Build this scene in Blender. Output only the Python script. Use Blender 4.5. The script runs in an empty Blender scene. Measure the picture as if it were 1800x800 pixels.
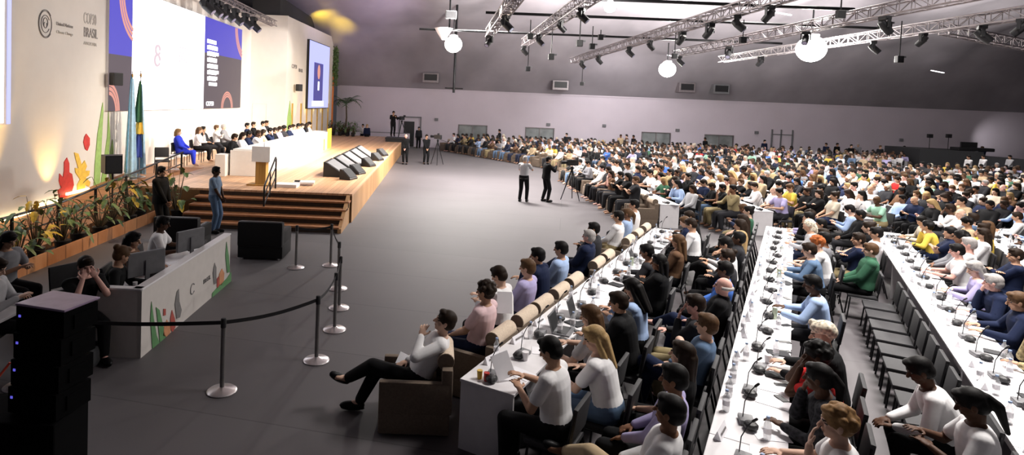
import bpy, bmesh, math, random
from mathutils import Vector, Matrix, Euler
R = math.radians
random.seed(7)
SC = bpy.context.scene
COL = SC.collection

# ------------------------------------------------------------------ camera, world, exposure
FPX = 1050.0; CAMH = 3.65; PITCH = R(2.5); ROLL = 0.040
PX0, PY0 = 770.0, 226.0
cam_d = bpy.data.cameras.new('camera'); cam = bpy.data.objects.new('camera', cam_d); COL.objects.link(cam)
cam_d.sensor_fit = 'HORIZONTAL'; cam_d.sensor_width = 36.0; cam_d.lens = FPX / 1800 * 36
cam_d.shift_x = (900 - PX0) / 1800; cam_d.shift_y = -(400 - PY0) / 1800
cam_d.clip_start = 0.1; cam_d.clip_end = 300
CM = Matrix.Translation((0, 0, CAMH)) @ Matrix.Rotation(R(90) - PITCH, 4, 'X') @ Matrix.Rotation(ROLL, 4, 'Z')
cam.matrix_world = CM
SC.camera = cam
SC.view_settings.view_transform = 'Standard'; SC.view_settings.look = 'None'
SC.view_settings.gamma = 1.0; SC.view_settings.use_curve_mapping = False
SC.view_settings.exposure = 0.0
W = bpy.data.worlds.new('world'); SC.world = W; W.use_nodes = True
W.node_tree.nodes['Background'].inputs[0].default_value = (0.62, 0.58, 0.66, 1)
W.node_tree.nodes['Background'].inputs[1].default_value = 0.07

CO = Vector((0, 0, CAMH)); M3 = CM.to_3x3()
def ray(x, y): return (M3 @ Vector(((x - PX0) / FPX, -(y - PY0) / FPX, -1))).normalized()
def at(x, y, z=0.0):           # a spot of the photograph on the level z
    d = ray(x, y); return CO + d * ((z - CAMH) / d.z)
def onX(x, y, X):              # ... on the wall plane X
    d = ray(x, y); return CO + d * (X / d.x)
def onY(x, y, Y):
    d = ray(x, y); return CO + d * (Y / d.y)

# ------------------------------------------------------------------ lights
def area(name, loc, aim, size, power, color=(1, 1, 1), sy=None, spread=180):
    l = bpy.data.lights.new(name, 'AREA'); l.energy = power; l.color = color
    l.shape = 'RECTANGLE' if sy else 'DISK'; l.size = size
    if sy: l.size_y = sy
    l.spread = R(spread)
    o = bpy.data.objects.new(name, l); COL.objects.link(o); o.location = loc
    o.rotation_euler = (Vector(aim) - Vector(loc)).to_track_quat('-Z', 'Y').to_euler(); return o
def spot(name, loc, aim, power, color=(1, 1, 1), ang=40, blend=.5, r=.12):
    l = bpy.data.lights.new(name, 'SPOT'); l.energy = power; l.color = color; l.spot_size = R(ang)
    l.spot_blend = blend; l.shadow_soft_size = r
    o = bpy.data.objects.new(name, l); COL.objects.link(o); o.location = loc
    o.rotation_euler = (Vector(aim) - Vector(loc)).to_track_quat('-Z', 'Y').to_euler(); return o
def bulb(name, loc, power, color=(1, 1, 1), r=.3):
    l = bpy.data.lights.new(name, 'POINT'); l.energy = power; l.color = color; l.shadow_soft_size = r
    o = bpy.data.objects.new(name, l); COL.objects.link(o); o.location = loc; return o
WARM = (1, .86, .68); NEUT = (1, .95, .90)
# stage key lights hung on the truss, warm white
spot('stage_key_light', (2.0, 18, 6.6), (-7.5, 22, 1.2), 8500, WARM, 60, .8, .3)
spot('stage_key_light', (2.0, 24, 6.6), (-7.0, 28, 1.2), 12500, WARM, 60, .8, .3)
spot('stage_key_light', (3.8, 27, 6.6), (-7.6, 33, 1.6), 8500, WARM, 55, .8, .3)
spot('wall_wash_light', (1.5, 16, 6.6), (-11, 22, 3.5), 1300, NEUT, 75, .9, .3)
spot('wall_wash_light', (1.9, 22, 6.6), (-11, 28, 3.2), 6500, NEUT, 70, .9, .3)
spot('wall_spot_light', (-5.8, 31.5, 7.3), (-9.6, 34.7, 6.3), 420, (1, .97, .9), 34, .5, .05)
# warm uplights at the foot of the backdrop
for yy, pw in ((14.3, 900), (16.8, 300)):
    spot('uplight', (-10.55, yy, .45), (-11.0, yy, 2.5), pw, (1, .60, .16), 60, 1, .05)
for yy in (36.5, 38.6, 40.6, 42.6, 44.6):
    spot('uplight', (-8.35 + (yy - 34.7) * .062, yy, .95), (-8.75 + (yy - 34.7) * .062, yy, 4), 480, (1, .72, .12), 26, .6, .04)
for a_, b_, pw in (((-9.6, 41.2, 9.0), (-9.6, 42.6, 10.4), 260), ((-8.6, 42.2, 8.7), (-8.5, 43.4, 9.9), 260), ((-7.3, 43.2, 8.2), (-7.2, 44.3, 9.4), 150)):
    spot('ceiling_fill', a_, b_, pw, (1, .70, .05), 100, 1, .05)  # unseen yellow spots added under the roof for the streak beside the wing
spot('ceiling_fill', (-3, 37, 6.3), (-6, 41, 11), 900, (.85, .70, 1), 110, 1, .2)  # unseen purple spot added to lighten the ceiling above the stage
for x_, y_, pw in ((9, 35, 4200), (15, 35, 6500), (3, 35, 2800), (22, 35, 4600), (32, 35, 1800)):
    spot('ceiling_fill', (x_, y_, 6.6), (x_ + 1, y_ + 3.5, 11), pw, (1, .97, .92), 120, 1, .2)  # unseen spots added to brighten the ceiling, in place of floodlight spill
spot('wall_spot_light', onY(1748, 243, 45.4), onY(1750, 246, 48), 150, (1, .96, .98), 72, 1, .1)
spot('wall_spot_light', onY(1100, 100, 40), onY(1080, 215, 48), 1500, (1, .97, .98), 100, 1, .3)
spot('ramp_light', (-3.5, 15, 6.8), (-8.6, 13, .2), 1700, (1, .70, .40), 42, 1, .2)
# house lights over the audience
HOUSE = [(7.5, 8, 9.5, 1000), (12, 12, 9.5, 850), (12, 21, 9.8, 1000), (22, 26, 9.8, 900), (2, 27, 9.8, 3300), (22, 36, 9.3, 500), (33, 36, 9.3, 350), (8, 38, 9, 700)]
for x, y, z, p in HOUSE: area('house_light', (x, y, z), (x, y, 0), 3.0, p, NEUT, None, 120)

# ------------------------------------------------------------------ materials
def newmat(name):
    m = bpy.data.materials.new(name); m.use_nodes = True
    return m, m.node_tree, m.node_tree.nodes['Principled BSDF']
def mat(name, c, rough=.6, metal=0, var=.12, scale=8, bump=0, emit=None, es=0, spec=.5, alpha=None):
    m, nt, b = newmat(name)
    b.inputs['Roughness'].default_value = rough; b.inputs['Metallic'].default_value = metal
    b.inputs['Specular IOR Level'].default_value = spec
    tc = nt.nodes.new('ShaderNodeTexCoord'); n = nt.nodes.new('ShaderNodeTexNoise')
    n.inputs['Scale'].default_value = scale; n.inputs['Detail'].default_value = 3
    nt.links.new(tc.outputs['Object'], n.inputs['Vector'])
    r = nt.nodes.new('ShaderNodeValToRGB')
    r.color_ramp.elements[0].color = (*[max(0, v * (1 - var)) for v in c], 1)
    r.color_ramp.elements[1].color = (*[min(1, v * (1 + var)) for v in c], 1)
    r.color_ramp.elements[0].position = .3; r.color_ramp.elements[1].position = .7
    nt.links.new(n.outputs['Fac'], r.inputs[0]); nt.links.new(r.outputs[0], b.inputs['Base Color'])
    if bump:
        bp = nt.nodes.new('ShaderNodeBump'); bp.inputs['Strength'].default_value = bump
        nt.links.new(n.outputs['Fac'], bp.inputs['Height']); nt.links.new(bp.outputs[0], b.inputs['Normal'])
    if emit: b.inputs['Emission Color'].default_value = (*emit, 1); b.inputs['Emission Strength'].default_value = es
    if alpha is not None: b.inputs['Alpha'].default_value = alpha
    return m
def objmat(name, rough=.8, scale=25, lo=.82, hi=1.1, mul=1.0, spots=False, bump=.15, spec=.15):   # base colour is the object's own colour
    m, nt, b = newmat(name); b.inputs['Roughness'].default_value = rough; b.inputs['Specular IOR Level'].default_value = spec
    oi = nt.nodes.new('ShaderNodeObjectInfo'); tc = nt.nodes.new('ShaderNodeTexCoord')
    n = nt.nodes.new('ShaderNodeTexVoronoi' if spots else 'ShaderNodeTexNoise'); n.inputs['Scale'].default_value = scale
    nt.links.new(tc.outputs['Object'], n.inputs['Vector'])
    mr = nt.nodes.new('ShaderNodeMapRange'); mr.inputs['To Min'].default_value = lo * mul; mr.inputs['To Max'].default_value = hi * mul
    nt.links.new(n.outputs['Distance' if spots else 'Fac'], mr.inputs['Value'])
    mx = nt.nodes.new('ShaderNodeVectorMath'); mx.operation = 'SCALE'
    nt.links.new(oi.outputs['Color'], mx.inputs[0]); nt.links.new(mr.outputs[0], mx.inputs['Scale'])
    nt.links.new(mx.outputs[0], b.inputs['Base Color'])
    if bump:
        bp = nt.nodes.new('ShaderNodeBump'); bp.inputs['Strength'].default_value = bump
        nt.links.new(n.outputs[0], bp.inputs['Height']); nt.links.new(bp.outputs[0], b.inputs['Normal'])
    return m
def planks(name, c1, c2, axis=0, w=.14, rough=.45):
    m, nt, b = newmat(name); b.inputs['Roughness'].default_value = rough
    tc = nt.nodes.new('ShaderNodeTexCoord'); sp = nt.nodes.new('ShaderNodeSeparateXYZ'); nt.links.new(tc.outputs['Object'], sp.inputs[0])
    d = nt.nodes.new('ShaderNodeMath'); d.operation = 'DIVIDE'; d.inputs[1].default_value = w; nt.links.new(sp.outputs[axis], d.inputs[0])
    f = nt.nodes.new('ShaderNodeMath'); f.operation = 'FLOOR'; nt.links.new(d.outputs[0], f.inputs[0])
    wn = nt.nodes.new('ShaderNodeTexWhiteNoise'); wn.noise_dimensions = '1D'; nt.links.new(f.outputs[0], wn.inputs['W'])
    gr = nt.nodes.new('ShaderNodeTexNoise'); gr.inputs['Scale'].default_value = 3; mp = nt.nodes.new('ShaderNodeMapping')
    mp.inputs['Scale'].default_value = (12, 1, 1) if axis == 0 else (1, 12, 1) if axis == 1 else (1, 1, 12)
    nt.links.new(tc.outputs['Object'], mp.inputs[0]); nt.links.new(mp.outputs[0], gr.inputs['Vector'])
    ad = nt.nodes.new('ShaderNodeMath'); ad.operation = 'ADD'; nt.links.new(wn.outputs['Value'], ad.inputs[0]); nt.links.new(gr.outputs['Fac'], ad.inputs[1])
    hf = nt.nodes.new('ShaderNodeMath'); hf.operation = 'MULTIPLY'; hf.inputs[1].default_value = .5; nt.links.new(ad.outputs[0], hf.inputs[0])
    r = nt.nodes.new('ShaderNodeValToRGB'); r.color_ramp.elements[0].color = (*c1, 1); r.color_ramp.elements[1].color = (*c2, 1)
    r.color_ramp.elements[0].position = .2; r.color_ramp.elements[1].position = .8
    nt.links.new(hf.outputs[0], r.inputs[0])
    fr = nt.nodes.new('ShaderNodeMath'); fr.operation = 'FRACT'; nt.links.new(d.outputs[0], fr.inputs[0])
    gt = nt.nodes.new('ShaderNodeMath'); gt.operation = 'GREATER_THAN'; gt.inputs[1].default_value = .06; nt.links.new(fr.outputs[0], gt.inputs[0])
    mx = nt.nodes.new('ShaderNodeMix'); mx.data_type = 'RGBA'; mx.inputs['A'].default_value = (*[v * .5 for v in c1], 1)
    nt.links.new(gt.outputs[0], mx.inputs['Factor']); nt.links.new(r.outputs[0], mx.inputs['B']); nt.links.new(mx.outputs['Result'], b.inputs['Base Color'])
    return m
def glow(name, c, s):
    m, nt, b = newmat(name); b.inputs['Base Color'].default_value = (0, 0, 0, 1)
    b.inputs['Emission Color'].default_value = (*c, 1); b.inputs['Emission Strength'].default_value = s; return m

MT = dict(
 black=mat('black_plastic', (.012, .012, .014), .5), blackm=mat('black_metal', (.02, .02, .022), .35, .6),
 grey=mat('grey_plastic', (.16, .16, .17), .5), dgrey=mat('dark_grey_fabric', (.035, .036, .04), .9, bump=.2, scale=60),
 steel=mat('brushed_steel', (.66, .62, .63), .32, .9), steelp=mat('satin_steel_pole', (.20, .19, .19), .35, .7), alu=mat('truss_aluminium', (.25, .22, .23), .45, .4),
 white=mat('white_laminate', (.74, .72, .74), .45, var=.03), paper=mat('white_paper', (.85, .84, .88), .8, var=.03),
 wallw=mat('warm_white_panel', (.78, .74, .69), .7, var=.02, scale=2), rear=mat('white_tent_wall', (.60, .54, .60), .75, var=.03, scale=.6),
 couch=mat('taupe_upholstery', (.155, .115, .085), .9, bump=.3, scale=50), bolster=mat('beige_upholstery', (.60, .49, .38), .9, bump=.3, scale=50),
 water=mat('clear_bottle', (.66, .68, .70), .12, alpha=.4), cap=mat('blue_cap', (.25, .35, .55), .4),
 can=mat('pale_green_can', (.42, .48, .36), .35, .3), lens=mat('lens_glass', (.35, .35, .5), .1, .2),
 red=mat('red_paint', (.65, .05, .04), .5), yellow=mat('yellow_paint', (.85, .55, .08), .5), orange=mat('orange_paint', (.8, .25, .06), .5),
 lgreen=mat('leaf_green_paint', (.33, .52, .16), .6), dgreen=mat('dark_green_paint', (.05, .16, .07), .6), ink=mat('grey_lettering', (.18, .17, .17), .6),
 leaf=mat('plant_leaf', (.10, .17, .05), .5, var=.5, scale=5), leaf2=mat('dark_plant_leaf', (.04, .09, .03), .5, var=.5, scale=5),
 leafy=mat('yellow_leaf', (.60, .42, .04), .5, var=.3), soil=mat('soil', (.05, .03, .02), .9), trunk=mat('plant_stem', (.10, .07, .04), .8),
 gold=planks('golden_wood', (.36, .19, .04), (.52, .30, .08), 0, .1), cord=mat('red_cord', (.75, .08, .04), .6),
)
MT['wood'] = planks('stage_floor_boards', (.50, .28, .15), (.72, .44, .26), 0, .16)
MT['woodside'] = planks('stage_side_boards', (.42, .22, .09), (.58, .33, .15), 1, .35)
MT['woodx'] = planks('ramp_side_boards', (.40, .17, .07), (.52, .25, .11), 1, .6, .6)
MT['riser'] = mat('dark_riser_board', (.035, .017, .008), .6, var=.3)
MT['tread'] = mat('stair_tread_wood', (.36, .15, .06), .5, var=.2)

# ------------------------------------------------------------------ mesh helpers
class MB:
    def __init__(s): s.bm = bmesh.new(); s.mi = 0
    def _m(s, fs):
        for f in fs: f.material_index = s.mi
    def box(s, c, d, rz=0, rot=None, bev=0):
        m = Matrix.Translation(c) @ (rot.to_4x4() if rot else Matrix.Rotation(rz, 4, 'Z')) @ Matrix.Diagonal((d[0], d[1], d[2], 1))
        r = bmesh.ops.create_cube(s.bm, size=1, matrix=m); fs = {f for v in r['verts'] for f in v.link_faces}
        if bev:
            g = bmesh.ops.bevel(s.bm, geom=list({e for v in r['verts'] for e in v.link_edges}), offset=bev, segments=2, affect='EDGES', profile=.6)
            fs = set(g['faces']) | {f for v in g['verts'] for f in v.link_faces}
        s._m(fs); return s
    def tube(s, pts, r, n=8, cap=True):
        pts = [Vector(p) for p in pts]; rs = r if isinstance(r, (list, tuple)) else [r] * len(pts)
        rings = []; prev = None
        for i, p in enumerate(pts):
            t = (pts[min(i + 1, len(pts) - 1)] - pts[max(i - 1, 0)]).normalized()
            u = (prev - t * prev.dot(t)) if prev is not None else t.orthogonal()
            if u.length < 1e-5: u = t.orthogonal()
            u.normalize(); prev = u; v = t.cross(u)
            rings.append([s.bm.verts.new(p + (u * math.cos(2 * math.pi * k / n) + v * math.sin(2 * math.pi * k / n)) * rs[i]) for k in range(n)])
        fs = []
        for a, b in zip(rings, rings[1:]):
            for k in range(n): fs.append(s.bm.faces.new((a[k], a[(k + 1) % n], b[(k + 1) % n], b[k])))
        if cap: fs.append(s.bm.faces.new(rings[0][::-1])); fs.append(s.bm.faces.new(rings[-1]))
        s._m(fs); return s
    def cyl(s, p0, p1, r0, r1=None, n=12): return s.tube([p0, p1], [r0, r0 if r1 is None else r1], n)
    def ell(s, c, r, rot=None, u=14, v=9):
        m = Matrix.Translation(c) @ (rot.to_4x4() if rot else Matrix.Identity(4)) @ Matrix.Diagonal((r[0], r[1], r[2], 1))
        g = bmesh.ops.create_uvsphere(s.bm, u_segments=u, v_segments=v, radius=1, matrix=m)
        s._m({f for q in g['verts'] for f in q.link_faces}); return s
    def cap(s, p0, p1, r0, r1, n=12):
        p0 = Vector(p0); p1 = Vector(p1); d = (p1 - p0)
        if d.length < 1e-4: return s.ell(p0, (r0,) * 3)
        d.normalize(); P = []; Q = []
        for a in (-75, -50, -25): P.append(p0 + d * r0 * math.sin(R(a))); Q.append(r0 * math.cos(R(a)))
        P += [p0, p1]; Q += [r0, r1]
        for a in (25, 50, 75): P.append(p1 + d * r1 * math.sin(R(a))); Q.append(r1 * math.cos(R(a)))
        return s.tube(P, Q, n)
    def loft(s, rings, n=20):       # rings: centre, rx, ry, side axis, forward axis
        L = []
        for c, rx, ry, sx, sy in rings:
            L.append([s.bm.verts.new(Vector(c) + sx * rx * math.copysign(abs(math.cos(t)) ** .85, math.cos(t)) + sy * ry * math.copysign(abs(math.sin(t)) ** .85, math.sin(t))) for t in [2 * math.pi * k / n for k in range(n)]])
        fs = []
        for a, b in zip(L, L[1:]):
            for k in range(n): fs.append(s.bm.faces.new((a[k], a[(k + 1) % n], b[(k + 1) % n], b[k])))
        fs.append(s.bm.faces.new(L[0][::-1])); fs.append(s.bm.faces.new(L[-1])); s._m(fs); return s
    def poly(s, pts, th):           # outline extruded by the vector th
        a = [s.bm.verts.new(Vector(p)) for p in pts]; b = [s.bm.verts.new(Vector(p) + Vector(th)) for p in pts]
        fs = [s.bm.faces.new(a[::-1]), s.bm.faces.new(b)]
        for k in range(len(a)): fs.append(s.bm.faces.new((a[k], a[(k + 1) % len(a)], b[(k + 1) % len(a)], b[k])))
        s._m(fs); return s
    def lathe(s, prof, c=(0, 0, 0), n=20):
        return s.tube([Vector(c) + Vector((0, 0, z + i * 1e-5)) for i, (r, z) in enumerate(prof)], [max(r, 1e-4) for r, z in prof], n)
    def mesh(s, name, mats, smooth=False):
        bmesh.ops.recalc_face_normals(s.bm, faces=s.bm.faces)
        me = bpy.data.meshes.new(name); s.bm.to_mesh(me); s.bm.free()
        for m in (mats if isinstance(mats, (list, tuple)) else [mats]): me.materials.append(m)
        if smooth:
            me.polygons.foreach_set('use_smooth', [True] * len(me.polygons))
            try: me.set_sharp_from_angle(angle=R(40))
            except Exception: pass
        return me
    def build(s, name, mats, parent=None, smooth=False, loc=None):
        o = bpy.data.objects.new(name, s.mesh(name, mats, smooth)); COL.objects.link(o)
        if parent: o.parent = parent
        if loc is not None: o.location = loc
        return o
def link(name, me, parent=None, loc=None, rz=None, color=None):
    o = bpy.data.objects.new(name, me); COL.objects.link(o)
    if parent: o.parent = parent
    if loc is not None: o.location = loc
    if rz is not None: o.rotation_euler = (0, 0, rz)
    if color: o.color = (*color, 1)
    return o
def tag(o, label=None, cat=None, group=None, kind=None):
    if label: o['label'] = label
    if cat: o['category'] = cat
    if group: o['group'] = group
    if kind: o['kind'] = kind
    return o
def thing(name, label, cat, loc=(0, 0, 0), rz=0, group=None):
    o = bpy.data.objects.new(name, None); COL.objects.link(o); o.location = loc; o.rotation_euler = (0, 0, rz)
    return tag(o, label, cat, group)
def copy_tree(o, parent=None):
    c = o.copy(); COL.objects.link(c)
    if parent: c.parent = parent
    for ch in (KIDS[o.name] if o.name in KIDS else o.children): copy_tree(ch, c)
    return c
KIDS = {}
def freeze(o):
    KIDS[o.name] = list(o.children)
    for c in KIDS[o.name]: freeze(c)
    return o
def struct(name, mb, m, smooth=False): return tag(mb.build(name, m, None, smooth), kind='structure')
def text(name, s, size, m, loc, rot, parent=None, depth=.006, align='LEFT'):
    cu = bpy.data.curves.new(name, 'FONT'); cu.body = s; cu.size = size; cu.extrude = depth; cu.align_x = align
    t = bpy.data.objects.new(name, cu); COL.objects.link(t)
    bpy.context.view_layer.update()
    me = bpy.data.meshes.new_from_object(t.evaluated_get(bpy.context.evaluated_depsgraph_get()))
    bpy.data.objects.remove(t); me.materials.clear(); me.materials.append(m)
    o = bpy.data.objects.new(name, me); COL.objects.link(o); o.location = loc; o.rotation_euler = rot
    if parent: o.parent = parent
    return o
ORD = ['first', 'second', 'third', 'fourth', 'fifth', 'sixth', 'seventh', 'eighth', 'ninth', 'tenth', 'eleventh', 'twelfth', 'thirteenth', 'fourteenth', 'fifteenth', 'sixteenth', 'seventeenth', 'eighteenth', 'nineteenth', 'twentieth']
ORD += ['twenty-' + w for w in ORD[:9]] + ['thirtieth'] + ['thirty-' + w for w in ORD[:9]] + ['fortieth'] + ['forty-' + w for w in ORD[:9]]

# ================================================================== THE HALL
MT['stripglow'] = glow('strip_glow', (1, .78, .42), 4)
# floor: grey carpet in wide strips with seams
def carpet():
    m, nt, b = newmat('grey_carpet'); b.inputs['Roughness'].default_value = .62; b.inputs['Specular IOR Level'].default_value = .5; b.inputs['Sheen Weight'].default_value = .10; b.inputs['Sheen Roughness'].default_value = .45
    tc = nt.nodes.new('ShaderNodeTexCoord'); n = nt.nodes.new('ShaderNodeTexNoise'); n.inputs['Scale'].default_value = .6; n.inputs['Detail'].default_value = 5
    nt.links.new(tc.outputs['Object'], n.inputs['Vector'])
    br = nt.nodes.new('ShaderNodeTexBrick'); br.inputs['Scale'].default_value = 1; br.inputs['Brick Width'].default_value = 20; br.inputs['Row Height'].default_value = 2.0
    br.inputs['Mortar Size'].default_value = .012; br.inputs['Mortar Smooth'].default_value = .3
    br.inputs['Color1'].default_value = (.066, .058, .064, 1); br.inputs['Color2'].default_value = (.076, .067, .073, 1); br.inputs['Mortar'].default_value = (.040, .036, .040, 1)
    mp = nt.nodes.new('ShaderNodeMapping'); mp.inputs['Rotation'].default_value = (0, 0, R(12)); nt.links.new(tc.outputs['Object'], mp.inputs[0]); nt.links.new(mp.outputs[0], br.inputs['Vector'])
    r = nt.nodes.new('ShaderNodeMapRange'); r.inputs['To Min'].default_value = .82; r.inputs['To Max'].default_value = 1.18; nt.links.new(n.outputs['Fac'], r.inputs['Value'])
    s = nt.nodes.new('ShaderNodeVectorMath'); s.operation = 'SCALE'; nt.links.new(br.outputs['Color'], s.inputs[0]); nt.links.new(r.outputs[0], s.inputs['Scale'])
    nt.links.new(s.outputs[0], b.inputs['Base Color'])
    n2 = nt.nodes.new('ShaderNodeTexNoise'); n2.inputs['Scale'].default_value = 90; bp = nt.nodes.new('ShaderNodeBump'); bp.inputs['Strength'].default_value = .25
    nt.links.new(tc.outputs['Object'], n2.inputs['Vector']); nt.links.new(n2.outputs['Fac'], bp.inputs['Height']); nt.links.new(bp.outputs[0], b.inputs['Normal'])
    return m
struct('floor', MB().box((18, 22, -.05), (74, 56, .1)), carpet())
# rear wall with cut door openings
WY = 48.0
def rear_wall():
    mb = MB(); xs = []
    for xc in (831, 949, 1154, 1265): p = onY(xc, 224, WY); xs.append(p.x)
    z1 = onY(831, 219.5, WY).z; edges = []
    x = -8.2
    for c in xs:
        a, b_ = c - 1.18, c + 1.18
        mb.box(((x + a) / 2, WY + .06, 2.35), (a - x, .12, 4.7)); mb.box((c, WY + .06, (z1 + 4.7) / 2), (2.36, .12, 4.7 - z1)); x = b_
    mb.box(((x + 54) / 2, WY + .06, 2.35), (54 - x, .12, 4.7))
    struct('wall_rear', mb, MT['rear'])
    for k, c in enumerate(xs):
        f = tag(MB().box((c - 1.15, WY + .02, z1 / 2), (.06, .14, z1)).box((c + 1.15, WY + .02, z1 / 2), (.06, .14, z1)).box((c, WY + .02, z1 - .03), (2.3, .14, .06)).box((c, WY + .02, z1 / 2), (.05, .1, z1)).build('door_%d' % (k + 1), MT['alu']), kind='structure')
        MB().box((c - .56, WY + .04, z1 / 2), (1.06, .02, z1 - .06)).build('glass_pane', MT['doorglass'], f)
        MB().box((c + .56, WY + .04, z1 / 2), (1.06, .02, z1 - .06)).build('glass_pane', MT['doorglass'], f)
MT['doorglass'] = mat('grey_door_glass', (.24, .26, .26), .25, var=.3, scale=1.2)
rear_wall()
# closed white door with grey frame on the right of the rear wall
p = onY(1375, 228, WY); c = p.x; z1 = p.z
f = tag(MB().box((c - .82, WY - .04, z1 / 2), (.1, .1, z1)).box((c + .82, WY - .04, z1 / 2), (.1, .1, z1)).box((c - .1, WY - .04, z1 / 2), (.1, .1, z1)).box((c, WY - .04, z1 - .4), (1.7, .1, .06)).build('door_5', MT['grey']), kind='structure')
MB().box((c, WY - .01, z1 / 2), (1.6, .03, z1)).build('door_leaf', MT['rear'], f)
# door beside the stage, dark inside
pa = onY(703, 205, WY - .1); pb = onY(740, 207, WY - .1)
f = tag(MB().box((pa.x, WY - .05, pa.z / 2), (.09, .12, pa.z)).box((pb.x, WY - .05, pa.z / 2), (.09, .12, pa.z)).box(((pa.x + pb.x) / 2, WY - .05, pa.z), (pb.x - pa.x + .09, .12, .09)).build('door_6', MT['grey']), kind='structure')
MB().box(((pa.x * .55 + pb.x * .45), WY - .03, pa.z * .43), (.85, .03, pa.z * .84)).build('door_leaf', MT['black'], f)
struct('wall_right', MB().box((53.9, 22, 2.35), (.12, 56, 4.7)), MT['rear'])
# pale top rail of the rear wall
struct('trim_1', MB().box((23, WY - .03, 4.66), (62, .08, .1)), MT['rear'])
# tent ceiling: steep at the eaves, flattening towards the ridge; fabric bays sag between arches
PROF = [(WY, 4.68), (47.4, 5.6), (46.6, 6.8), (45.6, 8.0), (44.2, 9.2), (42, 10.2), (38, 11.2), (32, 12.2), (24, 13.0), (14, 13.2), (0, 12.6), (-6, 12)]
def ceiling():
    mb = MB(); nx = 126; rows = []; x0, x1 = -20.0, 54.0
    fine = []
    for (ya, za), (yb, zb) in zip(PROF, PROF[1:]):
        for k in range(4): t = k / 4; fine.append((ya + (yb - ya) * t, za + (zb - za) * t))
    fine.append(PROF[-1])
    for j, (y, z) in enumerate(fine):
        d = min(1, (WY - y) / 6); row = []
        for i in range(nx + 1):
            x = x0 + (x1 - x0) * i / nx
            sag = abs(math.sin(math.pi * (x + 2.2) / 5.2)) ** .7
            row.append(mb.bm.verts.new((x, y - .55 * sag * d * .4, z - .42 * sag * d + .12 * math.sin(y * .9 + x * .7) * d)))
        rows.append(row)
    for a, b_ in zip(rows, rows[1:]):
        for i in range(nx): mb.bm.faces.new((a[i], a[i + 1], b_[i + 1], b_[i]))
    o = struct('ceiling', mb, MT['tent'], True)
MT['tent'] = mat('grey_tent_fabric', (.29, .265, .29), .55, var=.18, scale=.35, spec=.3)
ceiling()
# black drape behind the wing wall
struct('trim_2', MB().box((-10.2, 40.6, 4.7), (1.6, 11.6, 9.4)), MT['dgrey'])

# ================================================================== STAGE
SX = -2.45            # right edge of the stage
SZ = .85
Y0, Y1 = 17.5, 34.6
st = thing('stage', 'low timber stage with broad dark front steps under the panel desk', 'stage', (-6.5, 26, 0))
def rel(o, root):
    o.parent = root; o.location = Vector(o.location) - root.location; return o
RX = -8.7; RE = 22.3
def rz(y): return max(.03, min(SZ, SZ - .095 * (RE - y)))
rel(MB().box(((SX + RX) / 2, (Y0 + 46) / 2, SZ - .03), (SX - RX, 46 - Y0, .06)).build('stage_floor', MT['wood']), st)
rel(MB().box(((RX - 11) / 2, (RE + 46) / 2, SZ - .03), (RX + 11, 46 - RE, .06)).build('stage_floor', MT['wood']), st)
rel(MB().box(((RX - 6.95) / 2, Y0 + .03, (SZ - .06) / 2), (-6.95 - RX, .06, SZ - .06)).build('front_panel', MT['woodside']), st)
rel(MB().box((RX - .02, (Y0 + RE) / 2, (SZ - .06) / 2), (.04, RE - Y0, SZ - .06)).build('side_panel', MT['woodside']), st)
# cut the far-right: the platform narrows beyond the desk
rel(MB().box((SX - .02, (Y0 + 46) / 2, (SZ - .06) / 2), (.04, 46 - Y0, SZ - .06)).build('side_panel', MT['woodside']), st)
n = 5; td = .37
for k in range(n):
    z = SZ - SZ / n * k
    y = Y0 - td * k
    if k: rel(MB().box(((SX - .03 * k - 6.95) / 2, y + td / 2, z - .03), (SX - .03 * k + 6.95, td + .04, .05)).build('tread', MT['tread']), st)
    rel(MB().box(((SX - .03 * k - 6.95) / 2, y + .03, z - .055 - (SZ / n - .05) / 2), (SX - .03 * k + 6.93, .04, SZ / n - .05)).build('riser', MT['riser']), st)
rel(MB().poly([(SX - .16, Y0 - td * 4, 0), (SX - .16, Y0, 0), (SX - .16, Y0, SZ - .02), (SX - .16, Y0 - .1, SZ - .06), (SX - .16, Y0 - td * 4, .12)], (.1, 0, 0)).build('stair_cheek', MT['woodside']), st)
# small camera deck behind the far end of the stage is separate (below)
# ramp along the wall
rp = thing('access_ramp', 'long timber ramp rising along the backdrop up to the stage', 'ramp', (-9.5, 14, 0))
rel(MB().poly([(RX - .05, 8.6, 0), (RX - .05, RE, 0), (RX - .05, RE, SZ - .005), (RX - .05, 13.68, .03), (RX - .05, 8.6, .03)], (RX * 0 - 2.25, 0, 0)).build('ramp_floor', MT['woodx']), rp)
rel(MB().poly([(RX, 8.6, 0), (RX, 17.5, 0), (RX, 17.5, rz(17.5) + .06), (RX, 13.68, .12), (RX, 8.6, .12)], (-.05, 0, 0)).build('side_panel', MT['woodx']), rp)
for yy in (12.9, 14.2, 15.5, 16.8, 18.1): rel(MB().box((-10.9, yy, rz(yy) + .05), (.07, 1.1, .07)).build('light_strip', MT['stripglow']), rp)
rl = thing('ramp_railing', 'black metal handrail running down the ramp past the planters', 'railing', (RX, 14, 0))
rel(MB().tube([(RX, y, rz(y) + .93) for y in (8.8, 13.68, 20.4)], .028, 8).build('top_rail', MT['blackm']), rl)
rel(MB().tube([(RX, y, rz(y) + .55) for y in (8.8, 13.68, 20.4)], .018, 8).build('middle_rail', MT['blackm']), rl)
for y in (9.2, 10.7, 12.2, 13.7, 15.2, 16.7, 18.5, 20.3):
    rel(MB().box((RX, y, rz(y) + .465), (.05, .05, .93)).build('post', MT['blackm']), rl)
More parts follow.
